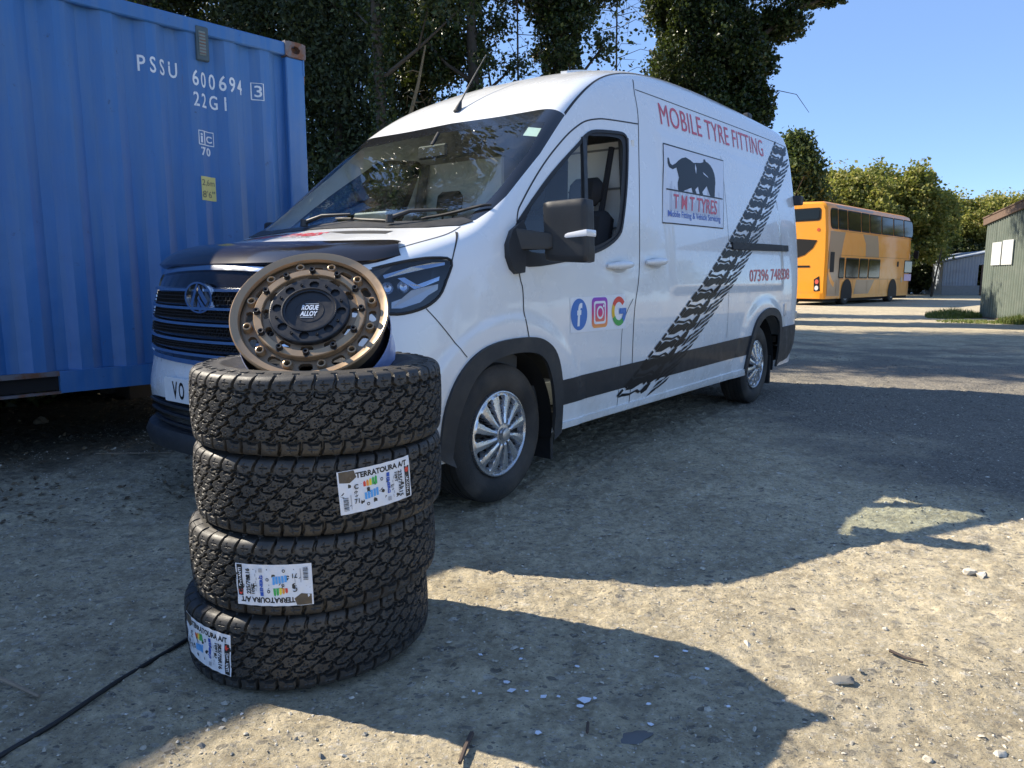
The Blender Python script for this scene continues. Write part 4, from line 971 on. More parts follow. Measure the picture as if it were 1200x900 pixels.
# ---------------------------------------------------------------- cab interior
m = MB(); m.box((-.05, -.90, .42), (1.45, .90, .55)); m.build('cab_floor', M_INT, van)
m = MB()
prof = [(-.10, 1.36), (.02, 1.37), (.16, 1.34), (.26, 1.24), (.30, 1.08), (.24, .95), (.22, .60), (-.12, .60)]
k = len(prof); P = [(x, y, z - .0) for y in (-.90, .90) for x, z in prof]
m.add(P, [(i, (i + 1) % k, k + (i + 1) % k, k + i) for i in range(k)] + [tuple(range(k)), tuple(range(2 * k - 1, k - 1, -1))]); m.build('dashboard', M_INT, van, smooth=50)
m = MB(); m.box((.02, -.16, 1.36), (.06, .12, 1.50), bev=.01); m.box((.03, -.08, 1.30), (.05, .04, 1.37)); m.build('dashboard_screen', mat('grey screen housing', (.22, .24, .24), .35), van)
def seat(x, y, w, hr):
    s = MB(); s.box((x - .28, y - w / 2, .78), (x + .25, y + w / 2, .96), bev=.05); st = s.build('seat', M_SEAT, van, smooth=40)
    b = MB(); T = Matrix.Translation((x + .25, y, .94)) @ Matrix.Rotation(math.radians(12), 4, 'Y'); b.box((-.07, -w / 2 + .01, 0), (.07, w / 2 - .01, .62), bev=.05, M=T); b.build('seat_back', M_SEAT, st, smooth=40)
    for yy in hr:
        h = MB(); T = Matrix.Translation((x + .25, y + yy, .94)) @ Matrix.Rotation(math.radians(12), 4, 'Y'); h.box((-.05, -.12, .66), (.05, .12, .84), bev=.04, M=T); h.tube([T @ Vector((0, -.05, .60)), T @ Vector((0, -.05, .68))], .008); h.tube([T @ Vector((0, .05, .60)), T @ Vector((0, .05, .68))], .008); h.build('headrest', M_SEAT, st, smooth=40)
    s2 = MB(); s2.box((x - .2, y - w / 2 + .04, .5), (x + .2, y + w / 2 - .04, .79)); s2.build('seat_base', M_DARK, st)
seat(.86, -.45, .90, (-.22, .22)); seat(.86, .50, .50, (0,))
# steering wheel on the far side (right-hand drive)
m = MB(); T = Matrix.Translation((.40, .48, 1.24)) @ Matrix.Rotation(math.radians(-62), 4, 'Y')
pts = [T @ Vector((.20 * math.cos(a), .20 * math.sin(a), 0)) for a in np.linspace(0, 2 * PI, 33)]; m.tube(pts, .015, 8, caps=False)
for a in (0, 2.3, -2.3): m.tube([T @ Vector((.20 * math.cos(a), .20 * math.sin(a), 0)), T @ Vector((0, 0, -.03))], .013, 6)
m.lathe([(0, .0), (.06, -.005), (.07, -.05)], 20, M=T); m.tube([T @ Vector((0, 0, -.03)), (.18, .48, 1.10)], .03); m.build('steering_wheel', M_SEAT, van, smooth=50)
# bulkhead of pale panels with a dark opening, roof lining, side pillars, rear view mirror
m = MB(); m.box((1.44, -.90, .5), (1.47, -.42, 2.0)); m.box((1.44, .15, .5), (1.47, .90, 2.0)); m.box((1.44, -.42, .5), (1.47, .15, 1.1)); m.build('bulkhead', M_WPANEL, van)
for z in (.95, 1.2, 1.45, 1.7, 1.95):
    m = MB(); m.box((1.430, -.89, z), (1.439, -.43, z + .012)); m.build('bulkhead_seam', mat('panel joint', (.22, .22, .21), .6), van)
m = MB(); m.box((1.50, -.88, .5), (4.6, .88, .56)); m.box((1.75, .55, .56), (4.3, .87, 2.1)); m.build('load_shelving', mat('load bay racking', (.45, .43, .40), .7), van)
m = MB()
P = [];
for x in np.linspace(.78, 1.48, 6):
    for y in np.linspace(-.62, .62, 7): b = on_body('top', x, y, -.05); P.append(b)
m.add(P, [(i * 7 + j, i * 7 + j + 1, (i + 1) * 7 + j + 1, (i + 1) * 7 + j) for i in range(5) for j in range(6)]); m.build('roof_lining', mat('headlining', (.33, .34, .33), .8), van, smooth=60)
m = MB(); m.box((.55, -.12, 1.86), (.58, .12, 1.94), bev=.01); m.tube([(.56, 0, 1.94), (.62, 0, 2.02)], .01); m.build('rear_view_mirror', M_RUB, van)
for s in (-1, 1):
    m = MB(); a = on_body('near' if s < 0 else 'far', 1.30, 1.9, -.05); b = on_body('near' if s < 0 else 'far', 1.25, 1.35, -.05); m.tube([(1.40, a.y, 2.0), (1.32, b.y - s * .0, 1.35), (1.30, b.y, .6)], .035, 8); m.build('door_pillar', M_INT, van, smooth=60)
m = MB(); m.tube([(1.36, -.80, 1.95), (1.25, -.78, 1.45), (1.2, -.75, .95)], .022, 6); m.build('seat_belt', M_SEAT, van)
# ---------------------------------------------------------------- wheels
M_TYREV = mat('dusty road tyre', (.020, .019, .018), .75, var=.25, vscale=6, dirt=(.10, .085, .07), dscale=3.5, dlo=.45, dhi=.8, bmp=.25, bscale=160)
M_TRIM = mat('silver wheel trim', (.62, .63, .65), .28, metal=.85, var=.08, vscale=12)
M_WBLK = mat('wheel shadow black', (.008, .008, .009), .6)
def tyre_mesh_van():
    R_, w = .356, .118; m = MB(); prof = [(.212, -.075), (.222, -.092), (.245, -.108), (.285, -.117), (.318, -.113), (.340, -.103), (.350, -.094)]
    xs = [-.094]; 
    for c in (-.058, -.020, .020, .058):
        prof += [(.3555, c - .006), (.349, c - .005), (.349, c + .005), (.3555, c + .006)]
    prof += [(r, -h) for r, h in reversed(prof[:7])]
    m.lathe(prof, 96); bm = bmesh.new(); me = m.mesh('tyre'); bm.from_mesh(me)
    bmesh.ops.recalc_face_normals(bm, faces=bm.faces); bm.to_mesh(me); bm.free(); auto_smooth(me, 30)
    me.materials.append(M_TYREV); return me
TM = tyre_mesh_van()
def trim_mesh():
    m = MB(); nr, na = 26, 240; R0 = .212; P = []; rr = np.linspace(.0, R0, nr + 1)
    def hgt(r, a):
        u = r / R0; h = .012 + .030 * (1 - u) ** 1.0 * (u > .12) + (.042 if u <= .12 else 0) * 1.0
        if u > .24 and u < .93:
            k = (a / (2 * PI) * 12 + .30 * (u - .5)) % 1.0; d = abs(k - .5) * 2      # 0 at a spoke, 1 between
            wsp = .52 + .14 * (1 - u)
            op = sstep(wsp, wsp + .16, d) * sstep(.24, .32, u) * (1 - sstep(.86, .93, u))
            h -= .045 * op; h += .008 * (1 - d) * (1 - op)
            return h, op
        return h, 0
    M_ = []
    for i, r in enumerate(rr):
        for j in range(na):
            a = 2 * PI * j / na; h, op = hgt(r, a); P.append((r * math.cos(a), r * math.sin(a), h)); M_.append(op)
    fs = []; mi = []
    for i in range(nr):
        for j in range(na):
            q = (i * na + j, (i + 1) * na + j, (i + 1) * na + (j + 1) % na, i * na + (j + 1) % na)
            if i == 0: q = q[1:3] + (0,)
            fs.append(q); mi.append(1 if sum(M_[k] for k in q) / len(q) > .6 else 0)
    b = len(P)
    m.v = P; m.f = fs; m.m = mi
    # rolled outer lip
    m.lathe([(.206, .012), (.211, .020), (.217, .018), (.219, .008), (.217, -.01)], 96)
    me = m.mesh('wheel_trim'); auto_smooth(me, 28); me.materials.append(M_TRIM); me.materials.append(M_WBLK); return me
TR = trim_mesh()
nutm = MB(); nutm.lathe([(0, .016), (.008, .016), (.0125, .012), (.0125, 0)], 6); NU = nutm.mesh('wheel_nut'); NU.materials.append(M_WBLK)
capm = MB(); capm.lathe([(0, .014), (.022, .013), (.031, .009), (.034, 0)], 32); CP = capm.mesh('centre_cap'); CP.materials.append(mat('brushed cap', (.50, .50, .50), .35, metal=.8)); auto_smooth(CP, 40)
for wx in (0, WB):
    for s in (-1, 1):
        w = empty('wheel', (wx, s * .862, .356), 0, rot=(PI / 2 if s < 0 else -PI / 2, 0, 0)); w.parent = van
        t = link('tyre', TM, None, w); 
        r = link('wheel_trim', TR, None, w, loc=(0, 0, .088)); 
        b = MB(); b.lathe([(.214, .085), (.20, .05), (.19, -.09), (.0, -.09)], 48); b.lathe([(.0, .05), (.16, .05)], 32)
        b.build('wheel_back', M_WBLK, w)
for w in [o for o in van.children if o.name.startswith('wheel') and o.type == 'EMPTY']:
    tr = [c for c in w.children if c.name.startswith('wheel_trim')][0]
    for k in range(6):
        a = 2 * PI * k / 6 + .25; n_ = link('wheel_nut', NU, None, w, loc=(.088 * math.cos(a), .088 * math.sin(a), .106))
    link('centre_cap', CP, None, w, loc=(0, 0, .136))
# ================================================================ CONTAINER
def cont_mat():
    m = bpy.data.materials.new('blue container paint'); m.use_nodes = True; N = NT(m)
    b = N.n('BsdfPrincipled'); o = N.n('OutputMaterial'); N.l(b.outputs[0], o.inputs[0]); tc = N.n('TexCoord').outputs['Object']
    mp = N.n('Mapping'); N.l(tc, mp.inputs[0]); mp.inputs['Scale'].default_value = (9, 9, .7)
    st = noise(N, mp.outputs[0], 1.6, 6, .6); c = mixc(N, noise(N, tc, 1.3, 5), (.024, .115, .32), (.042, .165, .42))
    c = mixc(N, ramp(N, st, [(.42, 0), (.68, .75)]), c, (.085, .175, .34))
    sp = ramp(N, noise(N, tc, 16, 7, .75), [(.63, 0), (.72, .8)]); c = mixc(N, sp, c, (.030, .050, .10))
    ru = ramp(N, noise(N, tc, 5, 8, .8, .3), [(.67, 0), (.73, .9)]); c = mixc(N, ru, c, (.13, .055, .03))
    mp2 = N.n('Mapping'); N.l(tc, mp2.inputs[0]); mp2.inputs['Scale'].default_value = (14, 14, 1.1); rs = ramp(N, noise(N, mp2.outputs[0], 1.2, 8, .75), [(.66, 0), (.73, .7)]); c = mixc(N, rs, c, (.10, .075, .07)); sc_ = ramp(N, noise(N, mp2.outputs[0], 3.5, 5, .8), [(.70, 0), (.72, .6)]); c = mixc(N, sc_, c, (.30, .38, .50))
    N.l(c, b.inputs['Base Color']); N.l(ramp(N, st, [(.3, .38), (.7, .6)]), b.inputs['Roughness']); N.l(bump(N, noise(N, tc, 2.4, 3), .5, .05), b.inputs['Normal']); return m
M_CONT = cont_mat(); M_CRUST = mat('rusty casting', (.13, .12, .13), .7, var=.3, vscale=12, dirt=(.14, .06, .03), dscale=9, dlo=.45, dhi=.6)
M_CWH = mat('white stencil paint', (.68, .72, .76), .5, dirt=(.06, .16, .38), dscale=24, dlo=.62, dhi=.72)
AC = .7476; CZ = .395; CL = 6.06; CH = 2.591
cont = empty('shipping_container', (-1.670 + .088 * math.sin(AC), 5.865 + .088 * math.cos(AC), CZ), PI / 2 - AC, 'blue corrugated shipping container numbered PSSU 600694 behind the van bonnet', 'shipping container'); cont.scale = (.973, .973, .973)
XR = 0.0          # right end of the container in its own x
OFFX = -.09       # offset of the measured lettering
def corr_profile(x0, x1, p=.2785, d=.040):
    pts = []; x = x0
    while x < x1 - .02:
        for a, h in ((0, 0), (.072, 0), (.140, d), (.210, d)):
            if x + a < x1: pts.append((x + a, h))
        x += p
    pts.append((x1, 0)); return pts
def corr_panel(name, x0, x1, z0, z1, y0, parent, mt, axis='x', sgn=1):
    pr = corr_profile(x0, x1); m = MB(); P = []
    for z in (z0, z1):
        for a, h in pr: P.append((a, y0 + sgn * h, z) if axis == 'x' else (y0 + sgn * h, a, z))
    k = len(pr); m.add(P, [(i, i + 1, k + i + 1, k + i) for i in range(k - 1)]); return m.build(name, mt, parent)
corr_panel('side_panel', -CL + .12, -.12, .155, CH - .055, .022, cont, M_CONT)
corr_panel('side_panel', -CL + .12, -.12, .155, CH - .055, 2.438 - .022, cont, M_CONT, sgn=-1)
m = MB(); m.box((-CL + .12, .005, CH - .11), (-.12, .055, CH - .012), bev=.008); m.build('top_rail', M_CONT, cont)
m = MB(); m.box((-CL + .12, 2.385, CH - .11), (-.12, 2.433, CH - .012), bev=.008); m.build('top_rail', M_CONT, cont)
def bottom_rail(y0, y1):
    for a, b in ((-CL + .16, -2.25 - .87), (-2.76 + .0, -2.27), (-1.90, -.16)):
        m = MB(); m.box((a, y0, .012), (b, y1, .155)); m.build('bottom_rail', M_CONT, cont)
    m = MB(); m.box((-3.12, y0 + .002, .125), (-1.90, y1, .156)); m.box((-3.12, y0 + .002, .008), (-1.90, y1, .024)); m.build('fork_pocket', M_CRUST, cont)
bottom_rail(.008, .05); bottom_rail(2.385, 2.43)
m = MB(); m.box((-CL + .1, .05, .03), (-.1, 2.38, .13)); m.build('floor_frame', mat('container underside', (.012, .011, .011), .9), cont)
m = MB(); m.box((-CL + .05, .03, CH - .03), (-.05, 2.41, CH - .012)); m.build('roof', M_CONT, cont)
for x0 in (-CL, -.16):
    for y0 in (0, 2.438 - .16):
        m = MB(); m.box((x0, y0 + .004, .118), (x0 + .16, y0 + .156, CH - .118), bev=.008); m.build('corner_post', M_CONT, cont)
        for z0 in (0, CH - .118):
            m = MB()
            # casting with a real slot on the side face
            xa, xb, ya, yb, za, zb = x0 - .005, x0 + .173, y0 - .005, y0 + .165, z0, z0 + .118; cx = (xa + xb) / 2; cz = (za + zb) / 2
            yf = ya if y0 == 0 else yb; sg = 1 if y0 == 0 else -1; n_ = 24; outer = []; inner = []
            for i in range(n_):
                a = 2 * PI * i / n_; c_, s_ = math.cos(a), math.sin(a); k_ = min((xb - xa) / 2 / max(abs(c_), 1e-6), .059 / max(abs(s_), 1e-6)); outer.append((cx + c_ * k_, cz + s_ * k_))
                inner.append((cx + .038 * c_, cz + .030 * s_))
            P = [(x, yf, z) for x, z in outer] + [(x, yf, z) for x, z in inner] + [(x, yf + sg * .05, z) for x, z in inner]
            m.add(P, [(i, (i + 1) % n_, n_ + (i + 1) % n_, n_ + i) for i in range(n_)] + [(n_ + i, n_ + (i + 1) % n_, 2 * n_ + (i + 1) % n_, 2 * n_ + i) for i in range(n_)] + [tuple(range(2 * n_, 3 * n_))])
            bx0 = MB(); bx0.box((xa, ya, za), (xb, yb, zb)); keepf = [f for f in bx0.f if not all(abs(bx0.v[i][1] - yf) < 1e-6 for i in f)]; m.add(bx0.v, keepf)
            m.build('corner_casting', M_CRUST, cont)
# end doors with hinges and lock rods
for yy in (.17, 1.23):
    m = MB(); m.box((-.045, yy, .14), (-.012, yy + 1.04, CH - .13)); d = m.build('end_door', M_CONT, cont)
    for q in (.25, .75):
        m = MB(); m.tube([(.012, yy + q, .12), (.012, yy + q, CH - .12)], .016, 8); m.build('lock_rod', mat('galvanised rod', (.35, .37, .39), .45, metal=.8), d)
for z in (.30, .95, 1.62, 2.30):
    m = MB(); m.box((-.012, .03, z), (.018, .17, z + .10), bev=.004); m.build('door_hinge', M_CRUST, cont)
m = MB(); m.box((-.012, .0, CH - .118 - .12), (.0, .156, CH - .118)); m.build('header_plate', M_CONT, cont)
# vent: a flat louvred cover bridging a corrugation
vt = MB(); vt.box((-.865, -.004, 2.30), (-.775, .03, 2.535), bev=.006); ve = vt.build('vent_cover', mat('grey vent plastic', (.055, .085, .10), .5), cont)
vt = MB(); vt.box((-.85, -.010, 2.335), (-.80, -.003, 2.50), bev=.004); vt.build('louvre', mat('pale vent slot', (.15, .20, .20), .5), ve)
for i in range(7): vt = MB(); vt.box((-.848, -.013, 2.345 + i * .022), (-.802, -.009, 2.353 + i * .022)); vt.build('slat', M_CRUST, ve)
CP_ = [(q[0], q[1]) for q in corr_profile(-CL + .12, -.12)]
def cy(x):
    for (a, ha), (b, hb) in zip(CP_[:-1], CP_[1:]):
        if a <= x <= b: return .022 + ha + (hb - ha) * (x - a) / max(1e-6, b - a)
    return 0.022
def cont_flat(name, v, f, mt, off=.0025, parent=cont):
    v, f = densify(v, f, .03); m = MB(); m.add([(x, cy(x) - off, z) for x, z in v], f)
    P = m.v; m.f = [q if (Vector(P[q[1]]) - Vector(P[q[0]])).cross(Vector(P[q[2]]) - Vector(P[q[0]])).y < 0 else tuple(reversed(q)) for q in m.f]
    return m.build(name, mt, parent)
def cont_text(body, x0, x1, z0, z1, bold=.012, sp=1.2):
    v, f = letters(body, [(x0 + OFFX, z1), (x1 + OFFX, z1), (x1 + OFFX, z0), (x0 + OFFX, z0)], bold, sp); cont_flat('lettering', v, f, M_CWH)
cont_text('PSSU', -1.17, -.90, 2.155, 2.262, sp=1.5); cont_text('600694', -.81, -.42, 2.125, 2.235, sp=1.35); cont_text('3', -.325, -.275, 2.13, 2.215)
cont_text('22G1', -.81, -.565, 1.985, 2.085, sp=1.4); cont_text('70', -.775, -.69, 1.645, 1.705, bold=.03, sp=1.2)
cont_text('i', -.775, -.757, 1.735, 1.80, bold=.02); cont_text('C', -.725, -.675, 1.74, 1.79, bold=.03)
def cbox(x0, x1, z0, z1, w=.008): cont_flat('stencil_frame', *stroke2([(x0 + OFFX, z0), (x1 + OFFX, z0), (x1 + OFFX, z1), (x0 + OFFX, z1)], w, True), M_CWH)
cbox(-.345, -.262, 2.11, 2.232); cbox(-.787, -.662, 1.722, 1.818); cbox(-.742, -.737, 1.722, 1.818, .006)
ys_ = cont_flat('yellow_sticker', *ngon([(-.79 + OFFX, 1.325), (-.665 + OFFX, 1.325), (-.665 + OFFX, 1.497), (-.79 + OFFX, 1.497)]), mat('yellow sticker', (.62, .56, .20), .5, var=.1), off=.003)
for t_, z0, z1 in (('2,6m', 1.425, 1.475), ("8'6\"", 1.345, 1.395)):
    v, f = letters(t_, [(-.785 + OFFX, z1), (-.675 + OFFX, z1), (-.675 + OFFX, z0), (-.785 + OFFX, z0)], .0, 1.0); cont_flat('lettering', v, f, mat('faded grey print', (.16, .15, .10), .6), off=.0045)
# timber blocks carrying the container
for k_, (bx1, by1) in enumerate(((-.45, .05), (-5.6, .05), (-.45, 2.0), (-5.6, 2.0))):
    p = Vector(cont.location) + Matrix.Rotation(PI / 2 - AC, 3, 'Z') @ Vector((bx1, by1 + .2, 0)); m = MB(); m.box((-.30, -.18, -.02), (.30, .18, .19), bev=.01); m.box((-.26, -.15, .19), (.26, .15, .379), bev=.01)
    o = m.build('timber_block', mat('old sleeper timber', (.045, .035, .028), .9, var=.3, vscale=6)); o.location = (p.x, p.y, 0); o.rotation_euler = (0, 0, cont.rotation_euler[2])
    tag(o, ['dark timber blocks under the door end of the blue container, near side', 'dark timber blocks under the far left end of the blue container, near side', 'dark timber blocks under the door end of the blue container, rear side', 'dark timber blocks under the far left end of the blue container, rear side'][k_], 'timber block')
# ================================================================ TYRE STACK
def rubber_mat():
    m = bpy.data.materials.new('new tyre rubber'); m.use_nodes = True; N = NT(m)
    b = N.n('BsdfPrincipled'); o = N.n('OutputMaterial'); N.l(b.outputs[0], o.inputs[0]); tc = N.n('TexCoord').outputs['Object']
    c = mixc(N, noise(N, tc, 5, 6, .6), (.020, .019, .0175), (.044, .040, .035))
    d = ramp(N, noise(N, tc, 22, 7, .7), [(.5, 0), (.72, .35)]); c = mixc(N, d, c, (.125, .112, .090))
    N.l(c, b.inputs['Base Color']); N.l(ramp(N, noise(N, tc, 30, 5), [(.3, .44), (.7, .62)]), b.inputs['Roughness']); b.inputs['Specular IOR Level'].default_value = .55
    N.l(bump(N, noise(N, tc, 260, 4, .7), .22, .003), b.inputs['Normal']); return m
M_RUBBER = rubber_mat()
TR_ = .378; HW = .112
NP = 42; PITCH = 2 * PI / NP
def tread_mesh():
    prof = np.array([(.338, .1105), (.350, .1100), (.3615, .1065), (.3695, .0985), (.3735, .088), (.3765, .060), (.378, .025), (.378, 0)])
    prof = np.vstack([prof, prof[-2::-1] * [1, -1]])
    seg = np.r_[0, np.cumsum(np.hypot(*np.diff(prof, axis=0).T))]; L = seg[-1]; NS = 150; s = np.linspace(0, L, NS)
    r = np.interp(s, seg, prof[:, 0]); z = np.interp(s, seg, prof[:, 1])
    k = np.ones(5) / 5; rp = np.convolve(np.pad(r, 2, 'edge'), k, 'valid'); zp = np.convolve(np.pad(z, 2, 'edge'), k, 'valid'); rp[:2], rp[-2:] = r[:2], r[-2:]; zp[:2], zp[-2:] = z[:2], z[-2:]
    t = np.stack([np.gradient(rp), np.gradient(zp)], -1); t /= np.linalg.norm(t, axis=1)[:, None]; nr = np.stack([-t[:, 1], t[:, 0]], -1); nr *= np.where(nr[:, 0] < 0, -1, 1)[:, None]; nr[z > .105, :] = nr[z > .105, :]
    S = s - L / 2; P = PITCH * TR_; CPI = 30; NA = NP * CPI
    # one repeat of two pitches, evaluated with wrap-around neighbours
    u = (np.arange(2 * CPI) / CPI) * P; U, V = np.meshgrid(u, S, indexing='ij')
    W2 = 2 * P
    # centre band: slanted stepped channels, lanes cut across into interlocking lugs
    sq = lambda q: np.clip(2.6 * np.sin(2 * PI * q), -1, 1)
    lane = (U + 1.0 * V + .0052 * sq(V / .0335 + .1)) / P; fl = lane % 1.0; par = np.floor(lane) % 2
    dpr = np.minimum(fl, 1 - fl) * P * .707; g_big = np.clip((dpr - .0030) / .0012, 0, 1)
    cr = ((V + .0045 * sq(fl * 1.0 + .25) - .10 * (fl - .5) * P) / .0335 + .5 * par + .2) ; fc = cr % 1.0; dcr = np.minimum(fc, 1 - fc) * .0335; g_x = np.clip((dcr - .0016) / .0012, 0, 1)
    zz = (fl - .5) * P * .707 + .0024 * np.sign(np.sin(2 * PI * V / .0085)); g_s1 = np.clip((np.abs(zz) - .0004) / .0012, 0, 1); g_s1 = np.where(np.abs(fc - .5) < .28, g_s1, 1)
    cc_ = np.abs(fc - .5) * .0335; g_s2 = np.clip((cc_ - .0004) / .0012, 0, 1); g_s2 = np.where(np.abs(fl - .5) < .30, g_s2, 1); g_s2 = np.where(par > .5, g_s2, 1)
    g_sip = np.minimum(g_s1, g_s2); g_big = np.minimum(g_big, .12 + .88 * g_x)
    zig = .068 + .0035 * np.sign(np.sin(2 * PI * (U / P) + 1.0)) * np.clip(np.abs(np.sin(2 * PI * U / P + 1.0)) * 3, 0, 1)
    aV = np.abs(V); phase = np.where(V > 0, .0, .37)
    inner = aV < zig
    gc = np.clip((np.abs(aV - zig) - .0033) / .0012, 0, 1)
    # shoulder blocks: kinked cross grooves and a stepped edge
    kink = .12 * np.clip((aV - .085) / .02, 0, 1) * np.where(V > 0, 1, -1)
    up = ((U / P + phase + kink) % 1.0); dd = np.abs(up - .5) * P; g_sh = np.clip((dd - .0034) / .0012, 0, 1)
    ws = ((U / P + phase + .5 + .05 * np.sin(aV * 420)) % 1.0); dsip = np.abs(ws - .5) * P; sip = np.clip((dsip - .0006) / .0012, 0, 1)
    sip = np.where((aV > .075) & (aV < .098), sip, 1); sip2 = np.clip((np.abs(aV - .0865) - .0006) / .0012, 0, 1); sip2 = np.where((np.abs(ws - .5) < .22), sip2, 1)
    h_in = np.minimum(g_big * 1.0, .72 + .28 * g_sip); h_sh = np.minimum(g_sh, .75 + .25 * np.minimum(sip, sip2))
    h = np.where(inner, h_in, h_sh); h = np.minimum(h, gc)
    fade = np.clip((.1325 - aV) / .008, 0, 1); h = 1 - (1 - h) * fade
    step = np.where((aV > .110) & ((np.floor(U / P + phase + kink - .5)) % 2 == 0), .15, 0.0); h = h - step * fade
    depth = .0125 * (1 - h)
    depth = np.tile(depth, (NP // 2, 1))
    ang = np.arange(NA) * (2 * PI / NA)
    R = rp[None] - depth * nr[None, :, 0]; Zc = np.broadcast_to(zp[None], R.shape) - depth * nr[None, :, 1]
    co = np.stack([R * np.cos(ang)[:, None], R * np.sin(ang)[:, None], Zc], -1).reshape(-1, 3)
    i = np.arange(NA * NS).reshape(NA, NS); j = np.roll(i, -1, axis=0)
    q = np.stack([i[:, :-1], j[:, :-1], j[:, 1:], i[:, 1:]], -1).reshape(-1, 4)
    # fewer faces round the half that no groove detail needs is not worth the seam: keep it whole
    me = tri_mesh('tread', co, q, True); return me
TREAD = tread_mesh(); TREAD.materials.append(M_RUBBER)
_b = bmesh.new(); _b.from_mesh(TREAD); bmesh.ops.recalc_face_normals(_b, faces=_b.faces)
for _e in _b.edges:
    if len(_e.link_faces) == 2 and _e.calc_face_angle(0) > .55: _e.smooth = False
_b.to_mesh(TREAD); _b.free()
def carcass_mesh():
    o_ = [(.339, .1105), (.330, .1108), (.322, .1120), (.312, .1122), (.300, .1120), (.292, .1135), (.286, .1135), (.282, .1115), (.262, .1065), (.246, .099), (.238, .097), (.232, .092), (.222, .088), (.212, .086), (.203, .082), (.200, .074), (.205, .066)]
    inn = [(.225, .070), (.262, .088), (.300, .096), (.335, .095), (.355, .086), (.362, .05), (.364, 0)]
    p = o_ + inn; p = p + [(r, -z) for r, z in reversed(p[:-1])]
    m = MB(); m.lathe(p, 120); me = m.mesh('sidewall'); b = bmesh.new(); b.from_mesh(me); bmesh.ops.recalc_face_normals(b, faces=b.faces); b.to_mesh(me); b.free(); auto_smooth(me, 35); return me
CARC = carcass_mesh(); CARC.materials.append(M_RUBBER)
# raised sidewall lugs round the shoulder
lg = MB()
for i in range(NP):
    a = (i + .2) * PITCH
    for sg in (1, -1):
        R0, R1 = .318, .336
        for (da, r0, r1) in ((.020, R0, R1),):
            P = [(r * math.cos(a + x), r * math.sin(a + x), sg * z) for z in (.108, .1138) for (r, x) in ((r0, -da), (r1, -da * 1.3), (r1, da * 1.3), (r0, da))]
            f = [(4, 5, 6, 7), (0, 4, 7, 3), (1, 2, 6, 5), (0, 1, 5, 4), (2, 3, 7, 6)]
            lg.add(P, f if sg > 0 else [tuple(reversed(q)) for q in f])
LUG = lg.mesh('shoulder_lug'); LUG.materials.append(M_RUBBER)
M_LAB = mat('white paper label', (.74, .76, .80), .42, coat=.15)
P_K = mat('label black', (.015, .015, .016), .5); P_G = mat('label green', (.05, .42, .10), .5); P_Y = mat('label yellow', (.85, .68, .05), .5); P_O = mat('label orange', (.85, .30, .04), .5); P_R = mat('label red', (.70, .06, .04), .5); P_B = mat('label blue', (.10, .38, .78), .5); P_E = mat('label dark blue', (.02, .09, .45), .5)
P_N = mat('label brown photo', (.10, .075, .05), .5, var=.5, vscale=60); P_GR = mat('label grey', (.38, .39, .42), .5)
def label_parts(size, index):
    """flat print in metres: a to the right, b up, origin at the centre; label is .225 x .125"""
    P = []
    W_, H_ = .110, .062
    bx = lambda a0, b0, a1, b1, mt: P.append(([(a0, b0), (a1, b0), (a1, b1), (a0, b1)], [(0, 1, 2, 3)], mt))
    def tx(body, a0, b0, a1, b1, mt, bold=.02, rot=0):
        v, f, w, h = text_mesh(body, 1, bold); o_ = []
        for p in v:
            s, t = p[0] / w, p[1] / h
            if rot: s, t = (t, 1 - s) if rot > 0 else (1 - t, s)
            o_.append((a0 + (a1 - a0) * s, b0 + (b1 - b0) * t))
        P.append((o_, f, mt))
    tx('TERRATOURA A/T', -.062, .036, .100, .053, P_K, .045)
    P.append(([(-.108, .061), (-.066, .061), (-.060, .040), (-.080, .026), (-.108, .030)], [(0, 1, 2, 3, 4)], P_N))
    bx(.091, -.060, .108, .034, P_K); P.append((ell(.0995, .022, .0065, .0085, 14), [tuple(range(14))], P_R)); tx('DAVANTI', .0945, -.050, .1045, .006, M_LAB, .03, 1)
    for i, (mt) in enumerate((P_R, P_O, P_Y, P_G, P_G)):
        a = -.043 + i * .0085; P.append(([(a, .008), (a + .007, .008), (a + .007, .020 + i * .0022), (a + .0035, .025 + i * .0022), (a, .020 + i * .0022)], [(0, 1, 2, 3, 4)], mt))
    for i in range(5): bx(-.042 + i * .0086, -.030 + i * .001, -.0352 + i * .0086, -.010 + i * .0018, P_B)
    for a, b in ((.012, .018), (.014, -.018), (-.034, -.044), (-.030, -.0005)): P.append((ell(a, b, .0045, .0052, 12), [tuple(range(12))], P_K)); P.append((ell(a, b, .0022, .0026, 8), [tuple(range(8))], M_LAB))
    tx('ENERG', .0275, -.030, .0375, .018, P_E, .05, 1); bx(.0275, .020, .0375, .032, P_E)
    tx(size, .066, -.050, .080, .028, P_K, .03, 1); tx('109T', .054, -.004, .064, .026, P_K, .03, 1)
    for i in range(6): bx(.0455 + (i % 2) * .003, -.046 + i * .011, .0475 + (i % 2) * .003, -.038 + i * .011, P_GR)
    for i in range(11):
        w_ = .0011 + .0012 * ((i * 7) % 3) / 2; bx(-.102, -.052 + i * .0036, -.088, -.052 + i * .0036 + w_, P_K)
    bx(-.082, -.050, -.080, -.008, P_GR); bx(-.066, -.02, -.0645, .02, P_GR); tx('C', -.070, .006, -.058, .020, P_K, .03); tx('71', -.072, -.036, -.058, -.022, P_K, .02)
    bx(.0275, -.052, .0375, -.040, P_GR)
    return P
